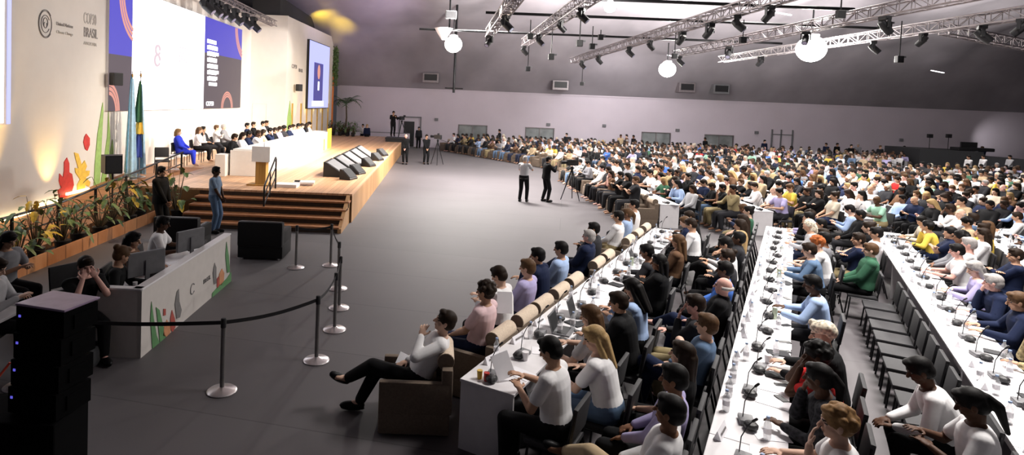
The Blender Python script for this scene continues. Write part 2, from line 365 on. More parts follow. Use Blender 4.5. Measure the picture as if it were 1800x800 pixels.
# handrail in the middle of the steps
a = at(463, 383, .18); b_ = at(476, 345, .85)
hr = thing('stair_handrail', 'black handrail standing in the middle of the stage steps', 'handrail', (a.x, a.y, 0))
rel(MB().tube([(a.x, a.y, .17), (a.x, a.y, 1.05), (a.x, a.y + .05, 1.1), (a.x, Y0 + .45, SZ + .95), (a.x, Y0 + .5, SZ + .9), (a.x, Y0 + .5, SZ)], .026, 8).build('rail', MT['blackm']), hr)
for fz in (.35, .65):
    rel(MB().tube([(a.x, a.y, .17 + fz), (a.x, Y0 + .5, SZ + fz)], .018, 8).build('bar', MT['blackm']), hr)
rel(MB().cyl((a.x, (a.y + Y0 + .5) / 2, .5), (a.x, (a.y + Y0 + .5) / 2, 1.45), .02).build('post', MT['blackm']), hr)

# ------------------------------------------------------------------ backdrop
BX = -11.0
bd = thing('stage_backdrop', 'tall warm white backdrop wall with painted flowers and grey lettering', 'wall panel', (BX, 24, 0))
BT = 8.3
rel(MB().box((BX - .1, 23.6, BT / 2), (.2, 22.2, BT)).build('wall_panel', MT['wallw']), bd)
rel(MB().box((-9.95, 34.8, BT / 2), (2.1, .2, BT)).build('return_panel', MT['wallw']), bd)
# access door drawn in the return panel
q = onY(444, 182, 34.68); q2 = onY(468, 210, 34.68)
rel(MB().box((q.x, 34.69, (q.z + SZ) / 2), (.03, .03, q.z - SZ)).box((q2.x, 34.69, (q.z + SZ) / 2), (.03, .03, q.z - SZ)).box(((q.x + q2.x) / 2, 34.69, q.z), (q2.x - q.x, .03, .03)).build('door_outline', MT['wallgap']) if 'wallgap' in MT else MB().box((q.x, 34.69, (q.z + SZ) / 2), (.025, .02, q.z - SZ)).box((q2.x, 34.69, (q.z + SZ) / 2), (.025, .02, q.z - SZ)).box(((q.x + q2.x) / 2, 34.69, q.z), (q2.x - q.x, .02, .025)).build('door_outline', MT['rear']), bd)
def motif(name, pts, m, th=.02):
    P = [onX(x, y, BX + .005) for x, y in pts]
    return rel(MB().poly(P, (th, 0, 0)).build(name, MT[m]), bd)
motif('painted_leaf', [(164, 340), (166, 290), (171, 235), (180, 180), (181, 195), (178, 250), (176, 300), (174, 335)], 'lgreen')
motif('painted_leaf', [(176, 330), (181, 290), (188, 240), (190, 195), (193, 240), (189, 290), (184, 328)], 'lgreen')
motif('painted_leaf', [(190, 300), (193, 270), (197, 245), (199, 262), (198, 300), (195, 318)], 'lgreen')
def blob_pts(lobes):
    return lobes
motif('painted_flower', [(104, 351), (101, 335), (107, 330), (103, 318), (104, 305), (110, 312), (112, 300), (112, 285), (117, 277), (121, 287), (121, 303), (126, 306), (129, 325), (126, 335), (125, 351)], 'red')
motif('painted_flower', [(136, 343), (135, 325), (140, 315), (132, 303), (131, 295), (137, 296), (132, 278), (130, 268), (137, 270), (143, 290), (148, 282), (152, 292), (149, 300), (157, 300), (156, 308), (150, 312), (158, 320), (156, 328), (149, 325), (148, 340), (144, 341)], 'yellow')
motif('painted_flower', [(146, 250), (148, 240), (151, 235), (157, 243), (157, 255), (153, 265), (149, 262)], 'red')
# emblem: ring and inner curves
def emblem():
    mb = MB(); c0 = onX(80, 42, BX + .01); ry = abs(onX(92, 42, BX).y - onX(68, 42, BX).y) / 2
    rad = min(ry, .55)
    for rr, a0, a1, cz in ((rad, 40, 320, 0), (rad * .92, 0, 360, 0), (rad * .62, 30, 330, 0), (rad * .34, -60, 240, rad * .12), (rad * .22, 120, 400, -rad * .1)):
        mb.tube([(BX + .01, c0.y + math.cos(R(a0 + (a1 - a0) * k / 28)) * rr, c0.z + cz + math.sin(R(a0 + (a1 - a0) * k / 28)) * rr * 1.35) for k in range(29)], rad * .035, 6)
    rel(mb.build('round_emblem', MT['ink']), bd)
emblem()
TR = (R(90), 0, R(90))
def wtext(s, x, y, x1, h, m='ink', name='lettering'):      # lettering from x to x1, h high
    p = onX(x, y, BX + .01); w = onX(x1, y, BX + .01).y - p.y; o = text(name, s, h / .7, MT[m], p, TR); o.scale.x = w / max(o.dimensions.x, .01); return rel(o, bd)
MT['faint'] = mat('faint_grey_lettering', (.58, .55, .52), .7, var=.02); MT['ink2'] = mat('soft_grey_lettering', (.33, .31, .30), .6, var=.02)
wtext('United Nations', 99, 44, 128, .10, 'ink2'); wtext('Climate Change', 99, 58, 128, .09, 'faint')
wtext('COP30', 147, 40, 169, .34, 'faint'); wtext('BRASIL', 147, 64, 171, .30, 'ink2'); wtext('AMAZONIA', 147, 78, 170, .10, 'faint')

# wing wall with the second screen
wx = lambda y: -8.9 + (y - 34.7) * .062
def wing():
    A, B = Vector((wx(34.7), 34.7, 0)), Vector((wx(46), 46, 0)); ang = math.atan2(B.y - A.y, B.x - A.x)
    w = thing('backdrop_wing', 'tall white side wing of the backdrop carrying the narrow screen', 'wall panel', (A.x, A.y, 0), ang)
    L = (B - A).length
    MB().box((L / 2, .1, 4.14), (L, .2, 8.28)).build('wall_panel', MT['wallw'], w)
    for k, yy in enumerate((35.9, 37.7, 39.0, 40.2, 41.6, 43.0, 44.6)):
        MB().box((yy - 34.7, -.03, 2.0), (.16, .06, 2.5)).build('gold_slat', MT['goldslat'], w)
    MB().box((L - .15, -.05, 3.2), (.22, .08, 5.2)).build('orange_corner_strip', MT['orange'], w)
    MB().poly([(.25, -.005, .9), (.35, -.005, 2.4), (.75, -.005, 3.4), (1.25, -.005, 1.9), (1.35, -.005, .9)], (0, -.02, 0)).build('painted_leaf', MT['lgreen'], w)
    text('lettering', 'COP30', .34, MT['ink'], (.9, -.01, 5.35), (R(90), 0, 0), w); text('lettering', 'BRASIL', .3, MT['ink'], (2.3, -.01, 5.2), (R(90), 0, 0), w)
    return w
MT['goldslat'] = mat('gold_slat', (.70, .45, .10), .4, .3)
wing()
def ivy():
    mb = MB(); r_ = random.Random(9); x0 = wx(45.9)
    for k in range(420):
        c = V3(x0 + r_.uniform(-.1, .35), 45.9 + r_.uniform(-.3, .25), 5.3 + abs(r_.gauss(0, 1.4)) if r_.random() < .9 else r_.uniform(4.6, 5.3))
        if c.z > 8.2: c.z = r_.uniform(6, 8.2)
        u = V3(r_.uniform(-1, 1), r_.uniform(-1, 1), r_.uniform(-1, 1)).normalized() * .12; w = u.orthogonal().normalized() * .07
        mb.bm.faces.new([mb.bm.verts.new(q) for q in (c - u, c + w, c + u, c - w)])
    for k in range(3): mb.tube([(x0 + .1 * k, 45.9, 8.2), (x0 + .12 + .1 * k, 46.0, 6.5), (x0 + .1, 45.9, 4.9)], .02, 5)
    tag(mb.build('hanging_ivy', MT['leaf']), 'green ivy hanging down the outer edge of the white wing wall', 'plant')
V3 = lambda *a: Vector(a)
ivy()
# ------------------------------------------------------------------ LED screens
E = dict(white=glow('screen_white', (1, .97, 1), 2.6), blue=glow('screen_blue', (.085, .075, .50), 1.25), grey=glow('screen_grey', (.13, .10, .12), 1.0), pink=glow('screen_pink', (.95, .42, .34), .9),
         lilac=glow('screen_lilac', (.50, .52, 1), 1.25), mark=glow('screen_mark', (.78, .62, .68), 1.1), navy=glow('screen_navy', (.10, .09, .34), 1.0), purple=glow('screen_purple', (.45, .2, .75), 1.1))
XS = BX + .1
sc1 = thing('led_screen', 'huge central screen, blue and grey sides around a blank white middle', 'screen', (BX, 26, 0))
ya = onX(191, 100, XS).y; ye = onX(424, 100, XS).y; zb = 2.93; zt = onX(424, 52, XS).z
rel(MB().box((BX + .05, (ya + ye) / 2, (zb + zt) / 2), (.1, ye - ya, zt - zb)).build('screen_case', MT['white']), sc1)
yb = onX(231, 100, XS).y; yc = onX(358.5, 100, XS).y; zm = onX(400, 100.5, XS).z
def pan(name, y0, y1, z0, z1, e, dx=0): return rel(MB().box((XS + .01 + dx, (y0 + y1) / 2, (z0 + z1) / 2), (.02, y1 - y0, z1 - z0)).build(name, E[e]), sc1)
zml = onX(211, 97, XS).z
pan('blue_panel', ya, yb, zml, zt, 'blue'); pan('grey_panel', ya, yb, zb, zml, 'grey'); pan('white_panel', yb, yc, zb, zt, 'white')
pan('blue_panel', yc, ye, zm, zt, 'blue'); pan('grey_panel', yc, ye, zb, zm, 'grey')
def ribbon(cy, cz, ry, rz_, a0, a1, w, e, clip=None):
    for q in range(3):
        mb = MB(); N = 26; f = 1 - q * w * 1.25
        P = [(cy + math.cos(R(a0 + (a1 - a0) * k / N)) * ry * f, cz + math.sin(R(a0 + (a1 - a0) * k / N)) * rz_ * f) for k in range(N + 1)]
        Q = [(cy + (y - cy) * (1 - w / f), cz + (z - cz) * (1 - w / f)) for y, z in P]
        for k in range(N):
            if clip and not (clip[0] <= (P[k][0] + P[k + 1][0]) / 2 <= clip[1] and clip[2] <= (P[k][1] + P[k + 1][1]) / 2 <= clip[3]): continue
            vs = [mb.bm.verts.new((XS + .03 + q * .002, *t)) for t in (P[k], P[k + 1], Q[k + 1], Q[k])]; mb.bm.faces.new(vs)
        rel(mb.build('curved_ribbon', E[e]), sc1)
ribbon(21.55, 7.0, 1.35, 1.72, 176, 275, .075, 'pink', (ya, yb, zb, zt))
ribbon(ya, zb - .05, .68, 1.0, 0, 90, .12, 'pink', (ya, yb, zb, zt))
c = onX(423, 70, XS); ribbon(33.45, 7.25, 1.85, 1.75, 180, 272, .06, 'pink', (yc, ye, zb, zt))
c = onX(398, 188, XS); ribbon(c.y, zb, .85, .85, 0, 180, .1, 'pink', (yc, ye, zb, zt)); 
for k in range(7):
    p = onX(365, 72 + k * 11, XS); wd = (1.6, 1.9, 1.5, 1.7, 1.9, 1.6, 1.5)[k]
    pan('text_line', p.y - .1, p.y + wd * .62, p.z - .09, p.z + .09, 'white', .02)
    pan('text_line', p.y + .1, p.y + wd * .55 + .25, p.z - .33, p.z - .17, 'white', .02)
for x, y, s in ((276, 88, .5), (275, 106, .6)):
    p = onX(x, y, XS)
    mb = MB(); mb.tube([(XS + .025, p.y + math.cos(R(t)) * s * .35, p.z + math.sin(R(t)) * s * .35) for t in range(0, 331, 30)], .05, 5); rel(mb.build('screen_emblem', E['mark']), sc1)
p = onX(313, 108, XS); rel(text('screen_lettering', 'COP30', .36, E['mark'], (XS + .022, p.y, p.z + .36), TR), sc1); rel(text('screen_lettering', 'BRASIL', .36, E['mark'], (XS + .022, p.y, p.z), TR), sc1)
p = onX(361, 186, XS); rel(text('screen_lettering', 'COP30', .3, E['white'], (XS + .035, p.y, p.z), TR), sc1)
# left screen (only its right end is in the picture)
sc2 = thing('led_screen', 'left screen cut by the edge of the picture, glowing white', 'screen', (BX, 13, 0))
yr = onX(18, 100, XS).y; zb2 = onX(18, 219, XS).z
rel(MB().box((BX + .05, yr - 2.5, (zb2 + 7.4) / 2), (.1, 5, 7.4 - zb2)).build('screen_case', MT['white']), sc2)
rel(MB().box((XS + .01, yr - 2.5 - .12, (zb2 + 7.4) / 2), (.02, 5 - .24, 7.3 - zb2)).build('white_panel', E['white']), sc2)
rel(MB().box((XS + .012, yr - .06, (zb2 + 7.4) / 2), (.02, .12, 7.36 - zb2)).build('lilac_edge', E['lilac']), sc2)
# narrow screen on the wing
A_ = Vector((wx(34.7), 34.7, 0)); angw = math.atan2(11.3, .062 * 11.3)
sc3 = thing('led_screen', 'narrow upright screen on the wing showing a speaker in purple tones', 'screen', (A_.x, A_.y, 0), angw)
l0, l1 = 38.7 - 34.7, 44.0 - 34.7
MB().box(((l0 + l1) / 2, -.08, 5.15), (l1 - l0, .16, 4.5)).build('screen_case', MT['black'], sc3)
MB().box(((l0 + l1) / 2, -.17, 5.15), (l1 - l0 - .1, .02, 4.4)).build('lilac_panel', E['lilac'], sc3)
MB().box(((l0 + l1) / 2 - .3, -.185, 4.7), (2.3, .02, 2.6)).build('navy_panel', E['navy'], sc3)
mb = MB(); cx = (l0 + l1) / 2 - .3
mb.poly([(cx - .9, -.20, 3.5), (cx + .9, -.20, 3.5), (cx + .8, -.20, 4.6), (cx + .3, -.20, 5.0), (cx - .3, -.20, 5.0), (cx - .8, -.20, 4.6)], (0, .01, 0)); mb.build('pictured_jacket', E['navy'], sc3)
MB().ell((cx, -.205, 5.4), (.35, .02, .5)).build('pictured_face', E['pink'], sc3); MB().box((cx, -.205, 4.45), (.3, .02, .6)).build('pictured_shirt', E['white'], sc3)
MB().box((cx, -.2, 3.25), (2.9, .02, .35)).build('caption_band', E['white'], sc3)

# ================================================================== THINGS ON THE STAGE
MT['deskwhite'] = mat('white_gloss_panel', (.86, .84, .82), .4, var=.02)
pd = thing('panel_desk', 'long white panel desk running along the stage with a yellow painted end', 'desk', (-6.6, 27, SZ))
def R_(mb, name, m, root, sm=False): return rel(mb.build(name, MT[m] if isinstance(m, str) else m, None, sm), root)
R_(MB().box((-6.12, 27.3, SZ + .45), (.06, 13.6, .9), bev=.01), 'front_panel', 'deskwhite', pd)
R_(MB().box((-6.55, 27.3, SZ + .9), (.95, 13.6, .05), bev=.01), 'tabletop', 'deskwhite', pd)
R_(MB().box((-6.6, 20.48, SZ + .44), (1.0, .06, .88), bev=.01), 'end_panel', 'deskwhite', pd)
R_(MB().box((-7.35, 20.45, SZ + .37), (.35, .5, .74), bev=.01), 'side_cabinet', 'deskwhite', pd)
R_(MB().box((-6.08, 33.5, SZ + .55), (.02, 1.2, 1.1)), 'yellow_artwork', 'yellow', pd)
R_(MB().box((-6.08, 32.0, SZ + .3), (.02, .3, .6)), 'yellow_artwork', 'yellow', pd)
for k in range(11):
    R_(MB().box((-6.085, 21.3 + k * 1.24, SZ + .45), (.012, .012, .88)), 'panel_seam', 'rear', pd)
le = thing('lectern', 'white topped wooden lectern at the near end of the panel desk', 'lectern', (-5.45, 18.6, SZ))
R_(MB().box((-5.45, 18.6, SZ + .38), (.32, .3, .76)), 'pedestal', 'gold', le)
R_(MB().box((-5.45, 18.6, SZ + .02), (.8, .5, .04)), 'foot_plate', 'gold', le)
R_(MB().poly([(-5.72, 18.4, SZ + .74), (-5.72, 18.85, SZ + .74), (-5.72, 18.85, SZ + 1.12), (-5.72, 18.4, SZ + 1.22)], (.56, 0, 0)), 'head_box', 'deskwhite', le)
R_(MB().tube([(-5.45, 18.8, SZ + 1.14), (-5.45, 18.72, SZ + 1.4), (-5.42, 18.6, SZ + 1.46)], .008), 'microphone', 'black', le)
wb = thing('flat_case', 'flat white case lying open on the stage floor in front of the lectern', 'case', (-4.5, 18.7, SZ))
R_(MB().box((-4.62, 18.45, SZ + .05), (.7, .5, .1), bev=.01), 'case_body', 'white', wb)
R_(MB().box((-4.2, 18.95, SZ + .09), (.65, .45, .06), rz=.15, bev=.01), 'case_lid', 'white', wb)
R_(MB().box((-4.38, 18.8, SZ + .14), (.16, .12, .05)), 'case_handle', 'black', wb)
# confidence monitors on the stage edge
def wedge(name, label, x, y, w, d, h, rz_, screen=True, g=None, cat='monitor'):
    t = thing(name, label, cat, (x, y, SZ), rz_, g)
    MB().poly([(-w / 2, -d / 2, 0), (-w / 2, d / 2, 0), (-w / 2, d / 2, h), (-w / 2, d / 2 - .08, h), (-w / 2, -d / 2, .06)], (w, 0, 0)).build('cabinet', MT['black'], t)
    if screen:
        ang = math.atan2(h - .06, d - .08)
        MB().box((0, -.045, (h + .06) / 2 + .012), (w * .92, math.hypot(h - .06, d - .08) * .9, .012), rot=Matrix.Rotation(ang, 3, 'X')).build('screen' if w > .8 else 'grille', MT['grey' if w > .8 else 'dgrey'], t)
    return t
for k in range(5):
    wedge('floor_monitor', 'black sloping prompter monitor on the right stage edge, %s from the steps' % ORD[k], -3.62 + .03 * k, 21.9 + 1.75 * k, 1.5, .8, .52, R(90), True, 'prompter monitors on the stage edge')
for k, (x, y) in enumerate(((-3.05, 20.75), (-2.95, 22.3), (-2.85, 25.0), (-2.75, 27.6), (-2.75, 30))):
    wedge('stage_speaker', 'black wedge loudspeaker on the outer stage edge, %s from the steps' % ORD[k], x, y, .55, .42, .36, R(70), True, 'wedge loudspeakers on the stage edge', 'speaker')

# flags
def flag(x, y, z, label, cols, seed):
    t = thing('draped_flag', label, 'flag', (x, y, z))
    MB().cyl((0, 0, 0), (0, 0, 3.65), .018).build('pole', MT['steel'], t); MB().lathe([(.2, 0), (.2, .03), (.05, .06), (.02, .2)]).build('base', MT['steel'], t)
    MB().ell((0, 0, 3.5), (.035, .035, .07)).build('finial', MT['gold'], t)
    rnd = random.Random(seed)
    for q, (m, a0, a1, ztop, zlow) in enumerate(cols):
        mb = MB(); N = 12; rows = []
        for j in range(15):
            v = j / 14; rr = .04 + .15 * v ** .8; z = ztop - (ztop - zlow) * v
            rows.append([mb.bm.verts.new((rr * (1 + .25 * math.sin(i * 2.1 + seed)) * math.cos(R(a0 + (a1 - a0) * i / N)), rr * (1 + .2 * math.cos(i * 1.7)) * math.sin(R(a0 + (a1 - a0) * i / N)), z)) for i in range(N + 1)])
        for a, b in zip(rows, rows[1:]):
            for i in range(N): mb.bm.faces.new((a[i], a[i + 1], b[i + 1], b[i]))
        o = mb.build('flag_cloth', MT[m], t, True); s = o.modifiers.new('s', 'SOLIDIFY'); s.thickness = .01
    return t
MT['fblue'] = mat('flag_blue', (.07, .30, .50), .7); MT['fsky'] = mat('flag_pale_blue', (.42, .66, .85), .7); MT['fnavy'] = mat('flag_navy', (.05, .08, .35), .7)
flag(-10.3, 20.05, rz(20.05), 'pale blue and teal flag draped on a pole beside the big screen', [('fblue', 100, 260, 3.5, .25), ('fsky', 240, 460, 3.4, .1)], 1)
flag(-10.2, 20.42, rz(20.4), 'green, yellow and navy flag draped on a pole behind the pale blue one', [('dgreen', 200, 320, 3.3, 1.9), ('yellow', 200, 340, 2.1, 1.5), ('fnavy', 190, 330, 1.7, .7), ('fsky', 0, 180, 3.2, .1)], 4)
# small loudspeakers on the walls
def wall_speaker(p, rz_, label):
    t = thing('wall_speaker', label, 'speaker', p, rz_)
    MB().box((0, -.2, 0), (.34, .26, .42), bev=.03).build('cabinet', MT['black'], t); MB().box((0, -.04, 0), (.08, .1, .08)).build('bracket', MT['grey'], t)
    MB().box((0, -.335, 0), (.28, .01, .36)).build('grille', MT['dgrey'], t)
wall_speaker(onX(198, 139, BX + .15), R(60), 'small black loudspeaker bracketed to the left edge of the big screen')
wall_speaker(Vector((wx(36.2) + .16, 36.2, onX(508, 153, wx(36.2)).z)), R(60), 'small black loudspeaker bracketed near the corner of the wing wall')

# ================================================================== LEFT FOREGROUND
# press desk
MT['deskgrey'] = mat('white_counter_panel', (.62, .58, .55), .5, var=.03)
DX, DY0, DY1 = -3.93, 8.0, 11.45
dk = thing('service_counter', 'long white counter with plant artwork standing in front of the ramp', 'counter', (DX, DY0, 0))
R_(MB().box((DX - .03, (DY0 + DY1) / 2, .47), (.06, DY1 - DY0, .94)), 'front_panel', 'deskgrey', dk)
R_(MB().box((DX - .37, DY0 + .03, .47), (.72, .06, .94)), 'end_panel', 'deskgrey', dk)
R_(MB().box((DX - .06, (DY0 + DY1) / 2, .95), (.14, DY1 - DY0 + .02, .03), bev=.008).box((DX - .37, DY0 + .04, .95), (.74, .12, .03), bev=.008), 'top_ledge', 'white', dk)
R_(MB().box((DX - .42, (DY0 + DY1) / 2 + .03, .74), (.7, DY1 - DY0 - .1, .03)), 'worktop', 'white', dk)
R_(MB().box((DX - .42, DY1 - .05, .37), (.66, .04, .72)), 'end_panel', 'deskgrey', dk)
def art(name, pts, m):
    P = [onX(x, y, DX + .004) for x, y in pts]; R_(MB().poly(P, (.006, 0, 0)), name, m, dk)
MT['artgreen'] = mat('muted_green_print', (.10, .26, .10), .6); MT['artred'] = mat('muted_red_print', (.42, .07, .05), .6); MT['artor'] = mat('muted_orange_print', (.60, .26, .12), .6)
art('leaf_print', [(268, 622), (266, 590), (264, 560), (266, 530), (270, 560), (275, 590), (281, 605), (278, 575), (274, 540), (280, 545), (287, 575), (292, 600), (300, 596), (318, 585), (322, 592), (300, 606), (280, 620), (268, 632)], 'artgreen')
art('leaf_print', [(322, 590), (330, 560), (352, 552), (340, 572), (328, 584)], 'artgreen')
art('flower_print', [(286, 590), (288, 575), (293, 562), (299, 572), (299, 585), (292, 592)], 'artor')
art('flower_print', [(300, 580), (299, 560), (302, 545), (307, 560), (308, 575), (303, 584)], 'artred')
art('flower_print', [(287, 555), (287, 543), (291, 543), (291, 554)], 'artred')
art('branch_print', [(310, 560), (307, 535), (311, 512), (314, 508), (315, 530), (319, 545), (316, 558)], 'ink')
art('leaf_print', [(371, 540), (373, 515), (382, 505), (398, 490), (406, 478), (406, 505), (390, 518), (376, 535)], 'artgreen')
art('leaf_print', [(399, 480), (396, 450), (398, 425), (402, 450), (404, 478)], 'artgreen')
art('branch_print', [(376, 500), (374, 480), (377, 462), (380, 470), (380, 498)], 'ink')
art('flower_print', [(385, 500), (385, 482), (390, 472), (394, 480), (393, 494), (388, 502)], 'artor')
art('flower_print', [(381, 508), (381, 490), (384, 486), (385, 503)], 'artred')
p = onX(334, 508, DX + .002)
mb = MB(); mb.tube([(DX + .003, p.y + .10 + math.cos(R(t)) * .085, p.z - .03 + math.sin(R(t)) * .085) for t in range(40, 321, 20)], .01, 5); R_(mb, 'emblem', 'ink', dk)

p = onX(357, 500, DX + .002); rel(text('lettering', 'BRASIL', .11, MT['ink'], p, TR), dk)
# things on the counter
def monitor(x, y, z, rz_, label, w=.56, h=.36):
    t = thing('desktop_monitor', label, 'monitor', (x, y, z), rz_)
    sc_ = MB().box((0, .03, .34), (w, .05, h), bev=.015).build('screen_case', MT['grey'], t); MB().box((0, .0, .34), (w - .03, .01, h - .03)).build('screen', MT['black'], sc_)
    MB().box((0, .07, .2), (.06, .03, .38)).build('neck', MT['grey'], t); MB().box((0, .06, .01), (.26, .2, .02), bev=.005).build('foot', MT['grey'], t)
monitor(-4.28, 8.8, .755, R(-128), 'grey computer monitor seen from behind on the near part of the counter')
monitor(-4.25, 10.3, .755, R(-118), 'grey computer monitor on the far part of the counter')
def box_thing(name, label, cat, c, d, m, rz_=0, group=None, bev=.004):
    o = MB().box((0, 0, d[2] / 2), d, bev=bev).build(name, MT[m]); o.location = c; o.rotation_euler = (0, 0, rz_); return tag(o, label, cat, group)
rnd = random.Random(3)
for k, (x, y) in enumerate(((-4.3, 9.5), (-4.15, 9.75), (-4.35, 9.95), (-4.25, 11.1), (-4.4, 8.4))):
    box_thing('paper_sheet', 'white sheet of paper on the counter, %s from the camera' % ORD[k if k < 4 else 0] if k < 4 else 'white sheet of paper at the near corner of the counter', 'paper', (x, y, .756), (.21, .3, .006), 'paper', rnd.random() * 2, 'papers on the counter', 0)
def headset(x, y, z, label):
    t = thing('desk_phone', label, 'phone', (x, y, z), rnd.random() * 3)
    MB().poly([(-.1, -.1, 0), (-.1, .1, 0), (-.1, .1, .09), (-.1, -.1, .03)], (.2, 0, 0)).build('phone_body', MT['black'], t); MB().cap((-.06, -.09, .08), (-.06, .09, .12), .025, .025, 8).build('handset', MT['black'], t)
headset(-4.2, 11.05, .756, 'black desk phone at the far end of the counter'); headset(-4.35, 9.25, .756, 'black desk phone between the two monitors')
def tin(x, y, z, label, m, r=.033, h=.12, name='cup', cat='cup'):
    t = tag(MB().lathe([(r * .8, 0), (r, h), (r * .9, h - .002), (r * .7, .01)], n=14).build(name, MT[m], None, True), label, cat); t.location = (x, y, z); return t
tin(-4.08, 8.3, .756, 'red paper cup at the near corner of the counter', 'red'); tin(-4.12, 9.35, .756, 'orange drink cup on the counter beside the near monitor', 'orange', .035, .15)
tin(-4.3, 8.55, .756, 'white mug behind the red cup on the counter', 'white')
o = None
bx = thing('pole_speaker', 'black loudspeaker box on a pole above the ramp railing', 'speaker', (RX + .05, 15.9, 0), R(35))
MB().poly([(-.2, -.22, 1.42), (.2, -.22, 1.42), (.26, .2, 1.42), (-.26, .2, 1.42)], (0, 0, .48)).build('cabinet', MT['black'], bx); MB().box((0, -.225, 1.66), (.36, .01, .42)).build('grille', MT['dgrey'], bx)
MB().cyl((0, 0, rz(15.9)), (0, 0, 1.42), .025).build('pole', MT['blackm'], bx)
# side table with a red bag at the far left
sd = thing('side_table', 'small white table at the left edge of the picture', 'table', (-5.85, 7.4, 0))
R_(MB().box((-5.75, 7.45, .73), (.9, .6, .04), bev=.01), 'tabletop', 'white', sd)
for sx in (-.4, .4):
    for sy in (-.25, .25): R_(MB().cyl((-5.75 + sx, 7.45 + sy, 0), (-5.75 + sx, 7.45 + sy, .72), .02), 'leg', 'white', sd)
box_thing('red_pouch', 'red pouch lying on the small table at the left edge', 'bag', (-5.9, 7.5, .75), (.2, .14, .07), 'red', .3, None, .02)
box_thing('tablet_device', 'tablet with a pale blue screen lying on the small table at the left', 'tablet', (-5.75, 7.6, .752), (.26, .18, .012), 'bluescr' if 'bluescr' in MT else 'fsky', .5)
# line array stack
MT['deepblack'] = mat('matt_black_cabinet', (.003, .003, .0035), .9, spec=.05)
LS = at(92, 800, .0)
sx0, sy0 = -3.27, 5.1
sw = thing('subwoofer', 'black subwoofer cabinet in the bottom left corner', 'speaker', (sx0 - .12, sy0, 0))
R_(MB().box((sx0 - .22, sy0 - .04, .43), (.84, .5, .86), bev=.02), 'cabinet', 'deepblack', sw); R_(MB().box((sx0 - .22, sy0 - .295, .43), (.76, .01, .78)), 'grille', 'deepblack', sw)
for k in range(4):
    z = .87 + k * .222; tl = R(3 + 3 * k); c_ = (sx0, sy0 + .03 * k, z + .115)
    la = thing('line_array_speaker', 'black line array loudspeaker, %s of the stack on the subwoofer' % ['bottom', 'second from the bottom', 'third from the bottom', 'topmost'][k], 'speaker', c_, R(-14), 'stacked line array speakers')
    MB().poly([(-.25, -.2, -.11), (-.25, .16, -.1), (-.25, .16, .1), (-.25, -.2, .11)], (.5, 0, 0)).build('cabinet', MT['deepblack'], la)
    MB().box((0, -.202, 0), (.44, .012, .19)).build('grille', MT['deepblack'], la)
    for s in (-1, 1): MB().box((s * .255, 0, 0), (.014, .2, .12)).build('rigging_plate', MT['deepblack'], la)
    MB().box((-.2, -.21, .03), (.02, .01, .02)).build('indicator_light', E['blue'], la)
MT['lilactop'] = mat('lilac_reflection', (.34, .25, .38), .3)  # purple reflection of the stack's top face, put into the colour
o = MB().box((0, 0, .01), (.52, .38, .02), bev=.008).build('reflection_sheet', MT['lilactop']); o.location = (sx0, sy0 + .07, .87 + .222 * 4 + .008); o.rotation_euler = (R(0), 0, R(-14)); tag(o, 'added cover painted with the purple reflection on top of the line array stack', 'cover')
for k, (a, b) in enumerate((((-4.0, 5.1, .62), (-3.6, 5.6, 1.05)), ((-4.0, 5.6, 1.0), (-3.56, 5.6, 1.02)))):
    tag(MB().tube([(-4.6, 4.9 + .3 * k, .02), a, Vector(a).lerp(Vector(b), .5) + Vector((0, 0, -.03)), b], .012, 6).build('cable', MT['cord']), 'red cable hanging behind the speaker stack, %s one' % ['lower', 'upper'][k], 'cable')
# black equipment bags at the end of the counter
def bag(c, d, label, rz_=0, name='equipment_bag'):
    t = thing(name, label, 'bag', c, rz_)
    MB().box((0, 0, d[2] / 2), d, bev=min(d) * .28).build('bag_body', MT['dgrey'], t, True); MB().tube([(-d[0] * .3, 0, d[2] * .9), (-d[0] * .15, 0, d[2] * 1.2), (d[0] * .15, 0, d[2] * 1.2), (d[0] * .3, 0, d[2] * .9)], .015, 6).build('strap', MT['black'], t)
bag((-4.72, 7.72, 0), (.75, .4, .28), 'black equipment bag on the floor at the near end of the counter'); bag((-5.3, 8.1, 0), (.5, .4, .4), 'black bag behind the equipment bag near the counter')
# tub armchairs near the steps
def armchair(loc, rz_, label, m='black', m2='black', g=None, w=.95):
    t = thing('armchair', label, 'armchair', loc, rz_, g); h = w / 2
    MB().box((0, .0, .21), (w, .78, .34), bev=.03).build('base', MT[m], t, True)
    MB().box((0, .05, .42), (w - .3, .62, .12), bev=.04).build('seat_cushion', MT[m2], t, True)
    MB().box((0, -.34, .58), (w, .2, .56), bev=.05).build('backrest', MT[m], t, True)
    for s in (-1, 1): MB().box((s * (h - .08), .04, .48), (.16, .74, .3), bev=.04).build('armrest', MT[m], t, True)
    for s in (-1, 1):
        for q in (-.32, .32): MB().cyl((s * (h - .1), q, 0), (s * (h - .1), q, .05), .02).build('leg', MT['steel'], t)
    return t
MT['blackleather'] = mat('black_leather', (.005, .005, .006), .5, bump=.1, spec=.25)
p = at(456, 458); armchair((p.x, p.y + .4, 0), 0, 'black leather armchair with its back to the camera near the stage steps', 'blackleather', 'blackleather', None, 1.0)
armchair((-5.75, 13.6, 0), 0, 'black leather armchair partly hidden behind the counter', 'blackleather', 'blackleather', None, 1.0)
